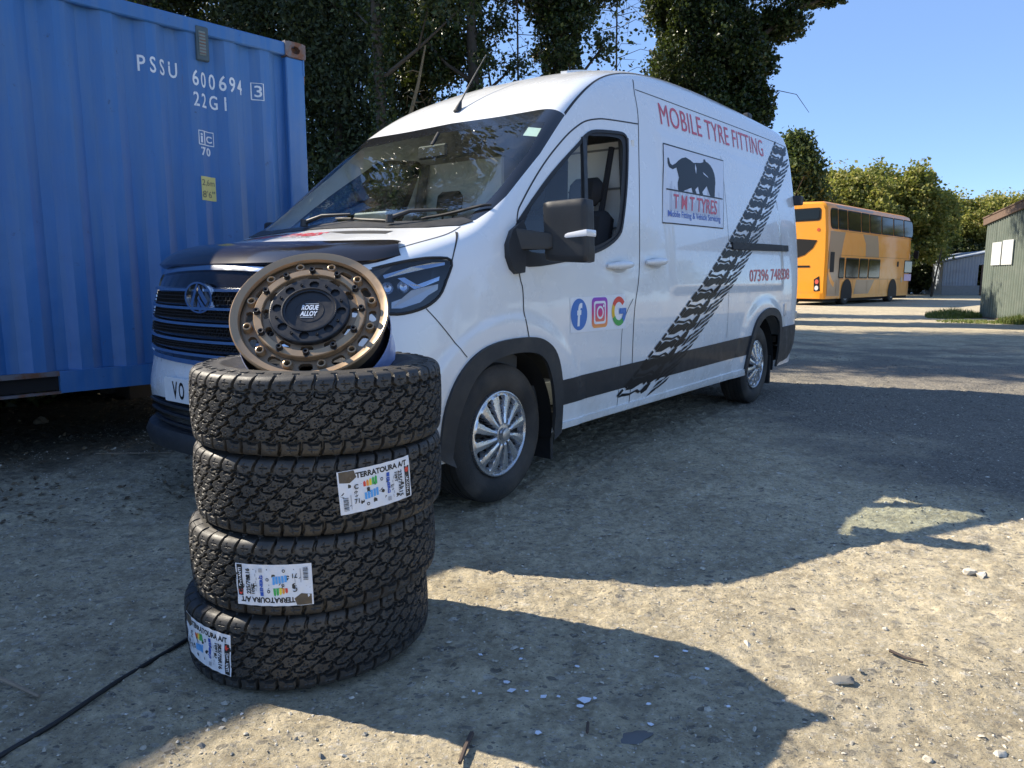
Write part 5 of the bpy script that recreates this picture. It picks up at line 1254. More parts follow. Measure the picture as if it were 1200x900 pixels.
def put_label(tyre, ang, zc, size, index, rot180=False, w=.225, h=.122, tilt=0.0):
    W_, H_ = w / 2, h / 2
    def wrap(a, b, off):
        a *= w / .225; b *= h / .125
        if rot180: a, b = -a, -b
        a, b = a * math.cos(tilt) - b * math.sin(tilt), a * math.sin(tilt) + b * math.cos(tilt)
        z = zc + b; r = .3785 + off; 
        if abs(z) > .085: r -= (abs(z) - .085) * .55
        r += .0011 * math.sin(a * 170 + index) * math.sin(b * 120 + 2 * index)       # slight creasing
        th = ang + a / .378; return (r * math.cos(th), r * math.sin(th), z)
    def sheet(name, v, f, mt, off, par, ml=.012):
        v, f = densify(v, f, ml); m = MB(); P = [wrap(a, b, off) for a, b in v]; F = []
        for q in f:
            nn = (Vector(P[q[1]]) - Vector(P[q[0]])).cross(Vector(P[q[2]]) - Vector(P[q[0]])); c = Vector(P[q[0]]); c.z = 0
            F.append(q if nn.dot(c) > 0 else tuple(reversed(q)))
        m.add(P, F); return m.build(name, mt, par)
    L = sheet('label', [(-.1125, -.0625), (.1125, -.0625), (.1125, .0625), (-.1125, .0625)], [(0, 1, 2, 3)], M_LAB, 0, tyre)
    for k, (v, f, mt) in enumerate(label_parts(size, index)): sheet('print', v, f, mt, .0005 + .00004 * k, L, .02)
TY = 2.205
stack = [  # centre x, centre y, z, tilt about y, rotation, label
    (-.642, TY + .0, .1135, math.radians(-2.6), .0, 'bottom'), (-.615, TY, .3335, math.radians(-1.2), 2.1, 'third'), (-.592, TY + .005, .5535, 0, 4.0, 'second'), (-.588, TY, .7735, math.radians(.3), 5.2, 'top')]
labs = {'bottom': 'lowest all terrain tyre of the stack, its crumpled label at the left edge', 'third': 'third tyre down in the stack, with its label upside down', 'second': 'second tyre from the top, with an upright label right of centre', 'top': 'topmost tyre of the stack, without a label, holding the bronze wheel'}
for i, (x, y, z, tl, rot, key) in enumerate(stack):
    t = empty('all_terrain_tyre', (x, y, z), 0, labs[key], 'tyre', 'all terrain tyres stacked on the dirt', rot=(0, tl, 0)); t.scale = (.978, .978, .978)
    for nm, me in (('tread', TREAD), ('sidewall', CARC), ('shoulder_lug', LUG)):
        o = link(nm, me, None, t); o.rotation_euler = (0, 0, rot)
        if nm == 'shoulder_lug': o['kind'] = 'stuff'
    cam_a = math.atan2(-y, -x)     # towards the camera
    if key == 'second': put_label(t, cam_a + math.radians(23), .018, '235/75R15', 0, tilt=.07)
    if key == 'third': put_label(t, cam_a + math.radians(-19), -.012, '225/70R16', 1, rot180=True, w=.215, h=.118, tilt=.0)
    if key == 'bottom': put_label(t, cam_a + math.radians(-53), .012, '225/70R16', 2, w=.225, h=.125, tilt=-.10)
# ================================================================ BRONZE WHEEL
RN = Vector((.056, -.764, .646)).normalized(); RU = (Vector((0, 0, 1)) - RN * RN.z).normalized(); RX_ = RU.cross(RN).normalized()
RC = Vector((-.598, 2.160, 1.031))
rim = empty('alloy_wheel', RC, 0, 'bronze alloy wheel with black hub leaning on the topmost tyre', 'alloy wheel')
rim.rotation_mode = 'QUATERNION'; rim.rotation_quaternion = Matrix((RX_, RU, RN)).transposed().to_quaternion()
RR = .231
M_BRZ = mat('satin bronze', (.27, .188, .120), .42, metal=.45, var=.08, vscale=10, bmp=.03, bscale=400)
M_BRZL = mat('bright bronze lip', (.40, .275, .165), .36, metal=.5, var=.06, vscale=10)
M_HUB = mat('satin black hub', (.014, .014, .016), .38, var=.15, vscale=20)
M_BOLT = mat('black bolt', (.010, .010, .011), .35)
m = MB(); m.lathe([(RR * .885, -.012), (RR * .90, -.002), (RR * .93, .000), (RR * .965, .003), (RR * .985, .006), (RR, .002), (RR, -.006), (RR * .985, -.012), (RR * .95, -.020), (RR * .94, -.045), (RR * .93, -.06)], 128)
m.build('rim_lip', M_BRZL, rim, smooth=35)
m = MB(); m.lathe([(RR * .93, -.055), (RR * .90, -.085), (RR * .895, -.17), (RR * .93, -.185), (RR * .945, -.205), (RR * .985, -.212), (RR * .985, -.218), (RR * .94, -.216), (RR * .90, -.19), (RR * .86, -.165), (RR * .86, -.09), (RR * .885, -.05)], 96)
m.build('barrel', M_HUB, rim, smooth=35)
# milky protective film wrapped round the back of the barrel
def film_mat():
    m = bpy.data.materials.new('blue protective film'); m.use_nodes = True; N = NT(m); b = N.n('BsdfPrincipled'); o = N.n('OutputMaterial'); N.l(b.outputs[0], o.inputs[0]); tc = N.n('TexCoord').outputs['Object']
    N.l(mixc(N, noise(N, tc, 14, 6, .7, 1.5), (.20, .27, .58), (.50, .56, .80)), b.inputs['Base Color']); b.inputs['Roughness'].default_value = .28; b.inputs['Coat Weight'].default_value = .5
    N.l(bump(N, noise(N, tc, 30, 6, .7, 2), .5, .006), b.inputs['Normal']); return m
m = MB(); m.lathe([(RR * .99, -.092), (RR * 1.00, -.105), (RR * .985, -.15), (RR * .995, -.20), (RR * 1.01, -.222), (RR * .96, -.228)], 96); m.build('film_wrap', film_mat(), rim, smooth=60)
# face plate with real slots: polar sheet, openings left out
def face_plate(name, r0, r1, zf, holes, mt, na=360, nr=14, th=.012):
    """holes: list of (radius, angle, half length along the arc, half height)"""
    bm = bmesh.new(); P = {}
    def inside(r, a):
        for (hr, ha, hl_, hh) in holes:
            dx = ((a - ha + PI) % (2 * PI) - PI) * hr; dy = r - hr; q = max(abs(dx) - (hl_ - hh), 0)
            if q * q + dy * dy < hh * hh: return True
        return False
    rs = np.linspace(r0, r1, nr + 1)
    vs = [[bm.verts.new((r * math.cos(2 * PI * j / na), r * math.sin(2 * PI * j / na), zf(r))) for j in range(na)] for r in rs]
    for i in range(nr):
        rm = (rs[i] + rs[i + 1]) / 2
        for j in range(na):
            if not inside(rm, 2 * PI * (j + .5) / na): bm.faces.new((vs[i][j], vs[i + 1][j], vs[i + 1][(j + 1) % na], vs[i][(j + 1) % na]))
    bmesh.ops.delete(bm, geom=[v for v in bm.verts if not v.link_faces], context='VERTS')
    r_ = bmesh.ops.extrude_face_region(bm, geom=bm.faces[:])
    # push the copy back to give the plate thickness
    bmesh.ops.translate(bm, vec=(0, 0, -th), verts=[g for g in r_['geom'] if isinstance(g, bmesh.types.BMVert)])
    bmesh.ops.recalc_face_normals(bm, faces=bm.faces); me = bpy.data.meshes.new(name); bm.to_mesh(me); bm.free(); o = link(name, me, mt, rim); auto_smooth(me, 35); return o
a12 = [PI / 2 + 2 * PI * k / 12 for k in range(12)]
face_plate('outer_face', RR * .66, RR * .895, lambda r: -.020 - .004 * (r - RR * .66) / (RR * .23), [(RR * .785, a + .01, .0205, .0115) for a in a12], M_BRZ, na=480, nr=26, th=.014)
face_plate('spoke_ring', RR * .44, RR * .70, lambda r: (.002 if r > RR * .60 else -.006), [(RR * .555, a + .02, .0185, .0085) for a in a12], M_BRZ, na=480, nr=30, th=.018)
m = MB(); m.lathe([(RR * .605, .0025), (RR * .612, .0050), (RR * .695, .0050), (RR * .705, .002), (RR * .705, -.016)], 128); m.build('beadlock_ring', M_BRZL, rim, smooth=30)
bm_ = MB(); bm_.lathe([(.0080, -.012), (.0080, .007), (.0095, .0088), (.0125, .0075), (.0142, .0), (.0148, -.014)], 24); BOSS = bm_.mesh('hollow_boss'); BOSS.materials.append(M_BRZL); auto_smooth(BOSS, 35)
bk = MB(); bk.lathe([(0, -.006), (.0068, -.006)], 16); BKM = bk.mesh('boss_hole'); BKM.materials.append(M_BOLT)
bb = MB(); bb.lathe([(.0, .004), (.0032, .004), (.0034, .011), (.0062, .0115), (.0070, .010), (.0070, .0), (.0088, -.001), (.0088, -.003)], 20); BLT = bb.mesh('cap_bolt'); BLT.materials.append(M_BOLT); auto_smooth(BLT, 35)
for k, a in enumerate(a12):
    b = a + PI / 12
    link('hollow_boss', BOSS, None, rim, loc=(RR * .795 * math.cos(b), RR * .795 * math.sin(b), -.012)); link('boss_hole', BKM, None, rim, loc=(RR * .795 * math.cos(b), RR * .795 * math.sin(b), -.0125))
    o = link('cap_bolt', BLT, None, rim, loc=(RR * .655 * math.cos(a + .035), RR * .655 * math.sin(a + .035), .0055)); o.scale = (1.3, 1.3, 1.2)
# black centre: flange with eight pockets, recessed cap and lettering
def hub_plate():
    bm = MB()
    return bm
holes8 = [(RR * .405, PI / 2 - .06 + 2 * PI * k / 8, .0140, .0140) for k in range(8)]
hp = face_plate('hub_flange', RR * .30, RR * .505, lambda r: .013 - .0012 * (r > RR * .495), holes8, M_HUB, na=400, nr=30, th=.004)
m = MB(); m.lathe([(RR * .500, .010), (RR * .508, .009), (RR * .510, -.004)], 96); m.lathe([(0, .005), (RR * .51, .005)], 64); m.lathe([(RR * .345, .0135), (RR * .350, .0165), (RR * .335, .0170), (RR * .325, .012), (RR * .31, .0080), (RR * .27, .0072), (0, .0072)], 96)
m.lathe([(RR * .17, .0072), (RR * .172, .0080), (RR * .180, .0080), (RR * .182, .0072)], 64)
m.build('centre_cap', M_HUB, rim, smooth=35)
for k in range(8):
    a = PI / 2 + .33 + 2 * PI * k / 8
    o = link('small_bolt', BLT, None, rim, loc=(RR * .415 * math.cos(a), RR * .415 * math.sin(a), .0125)); o.scale = (.62, .62, .5)
M_LOGO = mat('silver cap print', (.66, .72, .80), .4)
for body, b0, b1 in (('ROGUE', .002, .0205), ('ALLOY', -.0205, -.002)):
    v, f, w, h = text_mesh(body, 1, .035); m = MB(); m.add([(-.024 + .048 * p[0] / w + .10 * (b0 + (b1 - b0) * p[1] / h), b0 + (b1 - b0) * p[1] / h, .0080) for p in v], f); m.build('lettering', M_LOGO, rim)
m = MB()
for b_, a0, a1 in ((.0240, -.014, .025), (-.0255, -.025, .012)): m.box((a0, b_, .0075), (a1, b_ + .0012, .0082))
m.build('logo_rule', M_LOGO, rim)
# ================================================================ BUS
M_BUS = mat('orange bus paint', (.82, .31, .010), .36, coat=.25, var=.06, vscale=1.2, dirt=(.55, .30, .08), dscale=1.5, dlo=.6, dhi=.9)
M_BGR = mat('faded taupe vinyl', (.34, .22, .12), .4, coat=.3)
M_BWIN = glass('tinted bus glass', (.10, .11, .11)); M_BFR = mat('black window rubber', (.010, .010, .011), .6, spec=.25)
Bc = Vector((13.08, 30.58, 0)); BA = PI / 4
bus = empty('double_decker_bus', Bc, BA, 'orange double decker bus with taupe stripes parked in front of the far trees', 'bus')
# own axes: x to the front, y away from the visible side (0..2.5), z up
BLn, BWd, BH = 11.4, 2.5, 4.33
def bus_section(x, inset=0):
    k = inset; return [(0 + k, .28), (.0 + k, 1.2), (.0 + k, 2.3), (.03 + k, 3.2), (.10 + k, 4.05), (.19 + k, 4.22), (.36 + k, 4.31), (BWd / 2, 4.345)]
m = MB(); xs_ = [(-.02, .10, .10), (.06, .02, .03), (.20, 0, 0), (1.0, 0, 0), (5, 0, 0), (10.2, 0, 0), (10.75, .06, .0), (11.05, .20, .04), (11.2, .42, .12)]
P = []; 
for (x, k, dz) in xs_:
    s = [(y if i == 7 else y + k * (1 if i < 7 else 0), z - dz * (z / 4.3) ** 2) for i, (y, z) in enumerate(bus_section(x))]
    xx = lambda z: x - (.28 * max(0, (z - 1.2) / 3.1) ** 2 if x > 10.9 else 0) - (.10 * max(0, z / 4.3) if x < .1 and False else 0)
    full = [(xx(z), y, z) for y, z in s] + [(xx(z), BWd - y, z) for y, z in reversed(s[:-1])]; P += full
k = 15
m.add(P, [(i * k + j, (i + 1) * k + j, (i + 1) * k + j + 1, i * k + j + 1) for i in range(len(xs_) - 1) for j in range(k - 1)] + [tuple(range(k)), tuple((len(xs_) - 1) * k + j for j in range(k - 1, -1, -1))])
bo = m.build('body', M_BUS, bus, smooth=35)
m = MB(); m.box((.3, .2, .15), (11.0, 2.3, .45)); m.build('underbody', M_DARK, bus)
def sy(z): return float(np.interp(z, [.28, 2.3, 3.2, 4.05, 4.22], [0, 0, .03, .10, .19]))
def bpanel(name, poly, mt, off, parent=bus, th=.0):
    v, f = densify(poly, [tuple(range(len(poly)))], .6); m = MB(); m.add([(x, sy(z) - off, z) for x, z in v], [q for q in f]); 
    P = m.v; m.f = [q if (Vector(P[q[1]]) - Vector(P[q[0]])).cross(Vector(P[q[2]]) - Vector(P[q[0]])).y < 0 else tuple(reversed(q)) for q in m.f]; return m.build(name, mt, parent)
sh = .60   # shift from measured rear reference to own x
def rr4(x0, x1, z0, z1, r0=.08, r1=.08):
    out = []
    for cx, cz, a, r in ((x1 - r1, z1 - r1, 0, r1), (x0 + r0, z1 - r0, PI / 2, r0), (x0 + r0, z0 + r0, PI, r0), (x1 - r1, z0 + r1, 1.5 * PI, r1)):
        for i in range(5): out.append((cx + r * math.cos(a + i * PI / 8), cz + r * math.sin(a + i * PI / 8)))
    return out
def arcs(cx, cz, r, a0, a1, n=14): return [(cx + r * math.cos(math.radians(a0 + (a1 - a0) * i / n)), cz + r * 1.0 * math.sin(math.radians(a0 + (a1 - a0) * i / n))) for i in range(n + 1)]
# taupe swoops
bpanel('taupe_stripe', [(.12, .40), (1.45, .40), (1.45, 2.15), (1.60, 2.6), (1.85, 3.10), (.25, 3.10), (.12, 2.2)], M_BGR, .004)
bpanel('taupe_stripe', [(1.0, 4.20), (1.1, 4.10), (5.1, 4.10), (5.5, 4.20)], M_BGR, .006)
bpanel('taupe_stripe', [(4.3, 2.1), (6.0, 2.1), (5.9, 2.7), (5.75, 3.10), (3.9, 3.10), (4.25, 2.7)], M_BGR, .004)
bpanel('taupe_stripe', [(3.35, 1.08), (5.6, 1.08), (4.9, .45), (3.1, .45)], M_BGR, .004)
bpanel('orange_swoop', arcs(1.2, 1.9, 1.2, 200, 250) + arcs(1.2, 1.9, 1.0, 250, 200), M_BUS, .007)
# windows: each with its rubber frame
def bwin(x0, x1, z0, z1, r0=.07, r1=.07):
    fr = bpanel('window', rr4(x0, x1, z0, z1, r0, r1), M_BFR, .012); bpanel('pane', rr4(x0 + .05, x1 - .05, z0 + .05, z1 - .05, r0 * .7, r1 * .7), M_BPANE, .02, fr)
M_BPANE = mat('dark reflective bus pane', (.008, .010, .011), .08, spec=.30)
ue = [.20, 1.04, 2.08, 3.65, 4.70, 6.25, 7.90, 9.40, 10.85]
for i, (a, b) in enumerate(zip(ue[:-1], ue[1:])): bwin(a + .03, b - .03, 3.19, 4.05, .22 if i == 0 else .05, .30 if i == 7 else .05)
for a, b in ((1.25, 1.85), (2.0, 3.52), (3.60, 4.66), (4.74, 6.22)): bwin(a, b, 1.14, 2.03)
bwin(9.70, 10.90, 1.40, 2.05); bpanel('destination_notice', rr4(9.75, 10.85, 1.02, 1.36, .03, .03), mat('violet and white notice', (.55, .42, .62), .4), .016)
bpanel('engine_vent', rr4(.28, .72, 1.40, 2.24, .03, .03), M_BFR, .012)
for x in (1.05, 2.9, 4.65, 6.3, 7.4): bpanel('panel_line', [(x, .42), (x + .02, .42), (x + .02, 1.06), (x, 1.06)], mat('bus panel joint', (.30, .13, .02), .6), .008)
for zz in (1.10, 2.12, 3.13): bpanel('panel_line', [(1.3, zz), (10.8, zz), (10.8, zz + .015), (1.3, zz + .015)], mat('bus panel joint', (.30, .13, .02), .6), .008)
for (x, z) in ((8.6, 1.72), (9.3, .95)): bpanel('filler_flap', rr4(x, x + .25, z, z + .25, .02, .02), M_BFR if z > 1.5 else M_BGR, .010)
# arches and wheels
for x in (2.25, 8.15):
    bpanel('wheel_arch', [(x - .62, .27)] + arcs(x, .50, .62, 175, 5, 16) + [(x + .62, .27)], M_BFR, .016)
    w = empty('wheel', (x, .03, .48), 0, rot=(PI / 2, 0, 0)); w.parent = bus
    m = MB(); m.lathe([(.28, .0), (.44, .0), (.48, -.03), (.48, -.28), (.3, -.28)], 40); m.build('tyre', M_TYREV, w, smooth=30)
    m = MB(); m.lathe([(0, .03), (.07, .03), (.09, -.01), (.19, -.03), (.24, .0), (.29, .005)], 32); m.build('wheel_rim', mat('grey bus rim', (.30, .30, .30), .45, metal=.6), w, smooth=30)
    w2 = empty('wheel', (x, 2.47, .48), 0, rot=(-PI / 2, 0, 0)); w2.parent = bus; link('tyre', [c for c in w.children if c.name.startswith('tyre')][0].data, None, w2)
# rear face (x = 0 side, seen obliquely)
def rpanel(name, poly, mt, off, parent=bus):
    m = MB(); m.add([(-.02 - off + float(np.interp(y, [0, .12, .3], [.10, .02, 0])), y, z) for y, z in densify(poly, [tuple(range(len(poly)))], .25)[0]], densify(poly, [tuple(range(len(poly)))], .25)[1])
    P = m.v; m.f = [q if (Vector(P[q[1]]) - Vector(P[q[0]])).cross(Vector(P[q[2]]) - Vector(P[q[0]])).x < 0 else tuple(reversed(q)) for q in m.f]; return m.build(name, mt, parent)
q = rpanel('rear_window', rr4(.35, 2.15, 3.52, 4.05, .12, .12), M_BFR, .012); rpanel('pane', rr4(.42, 2.08, 3.58, 3.99, .1, .1), M_BPANE, .02, q)
rpanel('engine_grille', [(.45, 2.72), (.62, 2.40), (.95, 2.12), (1.25, 2.02), (1.55, 2.12), (1.88, 2.40), (2.05, 2.72), (1.25, 2.80)], M_BFR, .014)
rpanel('rear_slot', rr4(.70, 1.80, 1.60, 1.68, .03, .03), M_BFR, .014)
for y in (.22, 2.02):
    q = rpanel('tail_lamp', [(y, .62), (y + .26, .60), (y + .28, 1.10), (y + .06, 1.24)], M_BFR, .014)
    for z, c in ((.74, (.7, .68, .66)), (1.0, (.65, .10, .06))): rpanel('lamp_lens', ell(y + .15, z, .08, .10, 14), mat('bus lamp %s' % ('clear' if c[0] == c[1] or z < .9 else 'red'), c, .2, coat=.6), .022, q)
rpanel('round_badge', ell(.42, 3.15, .07, .07, 14), mat('red badge', (.55, .08, .03), .4), .014)
rpanel('rear_bumper', [(.06, .30), (2.44, .30), (2.44, .52), (.06, .52)], M_BUS, .05)
m = MB(); m.box((10.95, -.25, 2.15), (11.05, -.03, 2.55), bev=.02); m.build('wing_mirror', M_BFR, bus)
# ================================================================ GREEN SHED
M_GRN = mat('weathered green sheet', (.11, .135, .11), .6, var=.15, vscale=1.6, dirt=(.17, .19, .16), dscale=2.6, dlo=.45, dhi=.85)
M_FAS = mat('mossy fascia board', (.13, .085, .06), .9, var=.35, vscale=7, bmp=.4, bscale=30)
SD = Vector((-.2284, -.9736, 0)); SP = Vector((13.73, 21.43, 0))
shed = empty('corrugated_shed', SP, math.atan2(SD.y, SD.x), 'dark green corrugated shed with two white notices at the right edge', 'shed')
# own x along the visible wall towards the camera, own y = away from the yard side, z up
def wave_sheet(name, x0, x1, z0, z1a, z1b, y, mt, parent, p=.076, a=.012, axis='x'):
    n_ = max(4, int((x1 - x0) / p) * 8); m = MB(); P = []
    for i in range(n_ + 1):
        x = x0 + (x1 - x0) * i / n_; h = a * math.sin(2 * PI * x / p); zt = z1a + (z1b - z1a) * (x - x0) / (x1 - x0)
        P += [(x, y + h, z0), (x, y + h, zt)] if axis == 'x' else [(y + h, x, z0), (y + h, x, zt)]
    m.add(P, [(2 * i, 2 * i + 1, 2 * i + 3, 2 * i + 2) for i in range(n_)]); return m.build(name, mt, parent, smooth=60)
LS = 7.2
xk = 0.0
for i in range(10):
    a, b = i * .72, (i + 1) * .72
    wave_sheet('wall_sheet', a, b + .012, .03 - .01 * (i % 3), 2.72 + .105 * a, 2.72 + .105 * b, .003 * (i % 2), M_GRN, shed, p=.15, a=.030)
for i in range(6): wave_sheet('end_sheet', i * .72, (i + 1) * .72, .03, 2.72, 2.72, .0 + .003 * (i % 2), M_GRN, shed, p=.12, a=.018, axis='y')
m = MB(); T = Matrix.Rotation(-math.atan(.105), 4, 'Y'); m.box((-.12, -.07, 0), (LS + .2, -.035, .22), bev=.008, M=Matrix.Translation((0, 0, 2.66)) @ T); m.build('fascia_board', M_FAS, shed)
m = MB(); m.box((-.12, -.09, .20), (LS + .2, 4.4, .235), M=Matrix.Translation((0, 0, 2.66)) @ T); m.build('roof_sheet', M_FAS, shed)
for j in range(14):
    x = random.uniform(0, LS); m = MB(); m.lathe([(0, .03), (random.uniform(.04, .09), .02), (random.uniform(.08, .12), 0)], 9, M=Matrix.Translation((x, -.03 + random.uniform(-.03, .05), 2.66 + .105 * x + .235))); m.build('moss_clump', mat('moss', (.10, .10, .04), .95), shed)
for x0, x1 in ((.61, 1.22), (1.30, 1.96)):
    nb = MB(); nb.box((x0, -.045, 1.50), (x1, -.025, 2.13 + .03 * (x0 > 1)), bev=.003); no = nb.build('notice_board', mat('white notice', (.52, .53, .52), .6, dirt=(.40, .41, .40), dscale=5), shed)
    for r in range(9):
        z = 2.05 - r * .062; 
        if random.random() < .8: tb = MB(); tb.box((x0 + .06, -.0472, z), (x0 + .06 + random.uniform(.25, .48), -.0455, z + .012)); tb.build('print_line', mat('faded print', (.50, .52, .52), .7), no)
m = MB(); m.box((0, -.025, -.02), (LS, .03, .05)); m.build('base_rail', M_FAS, shed)
for (x, y) in ((.03, .04), (LS / 2, .06), (LS - .05, .06), (.05, 4.2)):
    m = MB(); m.box((x, y, 0), (x + .08, y + .08, 2.7)); m.build('corner_post', M_FAS, shed)
# ================================================================ FAR BARN
M_BRN = mat('blue grey barn sheet', (.30, .34, .40), .6, var=.15, vscale=1, dirt=(.17, .18, .19), dscale=.8, dlo=.5, dhi=.8)
M_BDR = mat('brown barn door', (.10, .065, .055), .8, var=.25, vscale=1.2)
barn = empty('metal_barn', (29.6, 50.5, 0), math.radians(-14), 'low blue grey metal barn with a brown door in front of the far trees', 'barn')
BWt = 8.6
def gable(x): return 2.25 + (3.05 - 2.25) * (1 - abs(x - 3.6) / 3.6) if x < 3.6 else 2.25 + .8 * (1 - (x - 3.6) / 5.0)
for i in range(12):
    a, b = i * BWt / 12, (i + 1) * BWt / 12; base = 0 if b < 2.3 else 2.12
    wave_sheet('wall_sheet', a, b, .65 if b < 2.3 else 2.05, gable(a), gable(b), 0, M_BRN, barn, p=.18, a=.02)
m = MB(); m.box((0, -.03, 0), (2.30, .1, .66)); m.build('plinth_wall', mat('barn block plinth', (.25, .26, .27), .85, var=.2), barn)
for i in range(8):
    m = MB(); m.box((2.32 + i * .68, -.06, .02), (2.32 + i * .68 + .66, -.02, 2.08), bev=.006); m.build('door_board', M_BDR, barn)
m = MB(); m.box((5.7, -.07, 1.0), (6.3, -.062, 1.25)); m.build('door_notice', mat('grey door notice', (.45, .43, .44), .6), barn)
for sgn, (xa, xb) in ((1, (-.15, 3.6)), (-1, (3.6, BWt + .15))):
    m = MB(); P = [(xa, -.2, gable(max(0, xa)) + .03), (xb, -.2, gable(min(xb, BWt)) + .03), (xb, 9, gable(min(xb, BWt)) + .03), (xa, 9, gable(max(0, xa)) + .03)]; P += [(x, y, z + .05) for x, y, z in P]
    m.add(P, [(0, 3, 2, 1), (4, 5, 6, 7), (0, 1, 5, 4), (1, 2, 6, 5), (2, 3, 7, 6), (3, 0, 4, 7)]); m.build('roof_sheet', M_BRN, barn)
m = MB(); m.box((0, .1, 0), (.1, 9, 2.3)); m.build('side_wall', M_BRN, barn)
m = MB(); m.box((BWt - .1, .1, 0), (BWt, 9, 2.3)); m.build('side_wall', M_BRN, barn)

# ================================================================ ADDED WORKSHOP, unseen at the left: its roof edge is there to draw the straight shade line in the foreground
wx, wy = -.008 + DXV.x * -3.15 + NV.x * -5.12, 3.551 + DXV.y * -3.15 + NV.y * -5.12
wk = empty('tin_workshop', (wx, wy, 0), math.atan2(-DXV.y, -DXV.x) - math.radians(5.0), 'tall grey tin workshop standing left of the picture behind the container', 'workshop')
M_TIN = mat('grey tin sheet', (.22, .24, .25), .6, var=.15, vscale=2)
for i in range(7): wave_sheet('wall_sheet', i * 1.1, (i + 1) * 1.1 + .01, 0, 4.85, 4.85, .003 * (i % 2), M_TIN, wk, p=.15, a=.02)
for i in range(4): wave_sheet('end_sheet', -i * 1.1 - 1.1, -i * 1.1, 0, 4.85, 4.85, .003 * (i % 2), M_TIN, wk, p=.15, a=.02, axis='y')
m = MB(); m.box((-.1, -4.5, 4.85), (7.8, .08, 4.93)); m.build('roof_sheet', M_TIN, wk)
m = MB(); m.box((2.5, .025, 0), (5.0, .06, 3.2)); m.build('roller_door', mat('dull roller door', (.12, .14, .16), .5), wk)
# ================================================================ TREES AND PLANTS
def leaf_mat(name, cols, trans=.25, rough=.5):
    m = bpy.data.materials.new(name); m.use_nodes = True; N = NT(m); o = N.n('OutputMaterial')
    g = N.n('NewGeometry'); c = ramp(N, g.outputs['Random Per Island'], cols); tc = N.n('TexCoord').outputs['Object']
    c = mixc(N, .55, c, ramp(N, noise(N, tc, .9, 4, .6), [(.3, .7), (.7, 1.15)]), 'MULTIPLY')
    b = N.n('BsdfPrincipled'); N.l(c, b.inputs['Base Color']); b.inputs['Roughness'].default_value = rough; b.inputs['Specular IOR Level'].default_value = .4
    t = N.n('BsdfTranslucent'); N.l(mixc(N, .3, c, (.25, .32, .03)), t.inputs[0]); mx = N.n('MixShader'); mx.inputs[0].default_value = trans; N.l(b.outputs[0], mx.inputs[1]); N.l(t.outputs[0], mx.inputs[2]); N.l(mx.outputs[0], o.inputs[0]); return m
M_IVY = leaf_mat('ivy leaves', [(0, (.012, .022, .008)), (.5, (.022, .040, .013)), (.88, (.045, .072, .020)), (1, (.13, .15, .035))], .20, .38)
M_CYP = leaf_mat('dark conifer foliage', [(0, (.014, .024, .012)), (.6, (.030, .048, .020)), (1, (.065, .085, .030))], .15, .6)
M_FAR = leaf_mat('broad leaves', [(0, (.10, .12, .025)), (.5, (.21, .225, .05)), (.85, (.32, .31, .08)), (1, (.42, .34, .11))], .45, .55)
M_FARY = leaf_mat('yellow green leaves', [(0, (.13, .15, .03)), (.5, (.28, .28, .06)), (.85, (.38, .35, .09)), (1, (.46, .36, .12))], .45, .55)
M_HDG = leaf_mat('hedge leaves', [(0, (.018, .028, .010)), (.6, (.035, .052, .016)), (1, (.08, .10, .03))], .2, .5)
M_BARK = mat('dark ivy-stained bark', (.055, .045, .034), .9, var=.4, vscale=9, bmp=.6, bscale=26)
M_TAN = mat('dead tan foliage', (.22, .17, .10), .9, var=.3, vscale=10)
def leaves(name, C, size, matl, parent, up=0.0, aspect=1.5, nrm=None, jit=.55):
    """C: n x 3 leaf centres; every leaf is a folded diamond of its own"""
    n = len(C); d = rng.normal(size=(n, 3)); d[:, 2] += up; d /= np.linalg.norm(d, axis=1)[:, None]
    e = rng.normal(size=(n, 3)); e -= d * (e * d).sum(1)[:, None]; e /= np.linalg.norm(e, axis=1)[:, None]; f = np.cross(d, e)
    s = size * rng.uniform(1 - jit, 1 + jit, n)[:, None]
    P = np.stack([C - e * s * aspect * .5, C + f * s * .5 + d * s * .12, C + e * s * aspect * .5, C - f * s * .5 + d * s * .12], 1)
    T = (np.array([[0, 1, 2], [0, 2, 3]])[None] + (np.arange(n) * 4)[:, None, None]).reshape(-1, 3)
    return link(name, tri_mesh(name, P.reshape(-1, 3), T), matl, parent)
def blob_points(n, c, r, shell=.55, rough=.35, seed=0, flat=1.0):
    """points near the surface of a lumpy ellipsoid"""
    d = rng.normal(size=(n, 3)); d /= np.linalg.norm(d, axis=1)[:, None]; q = rng.uniform(shell, 1, n) ** .6
    k = 1 + rough * (vnoise(d[:, 0] * 2.3 + seed + 9, d[:, 1] * 2.3 + d[:, 2] * 1.7 + 9, seed) - .5) * 2 + .25 * (vnoise(d[:, 0] * 6 + seed + 30, d[:, 2] * 6 + d[:, 1] * 4 + 30, seed + 1) - .5) * 2
    return np.array(c)[None] + d * (q * k)[:, None] * np.array(r)[None]
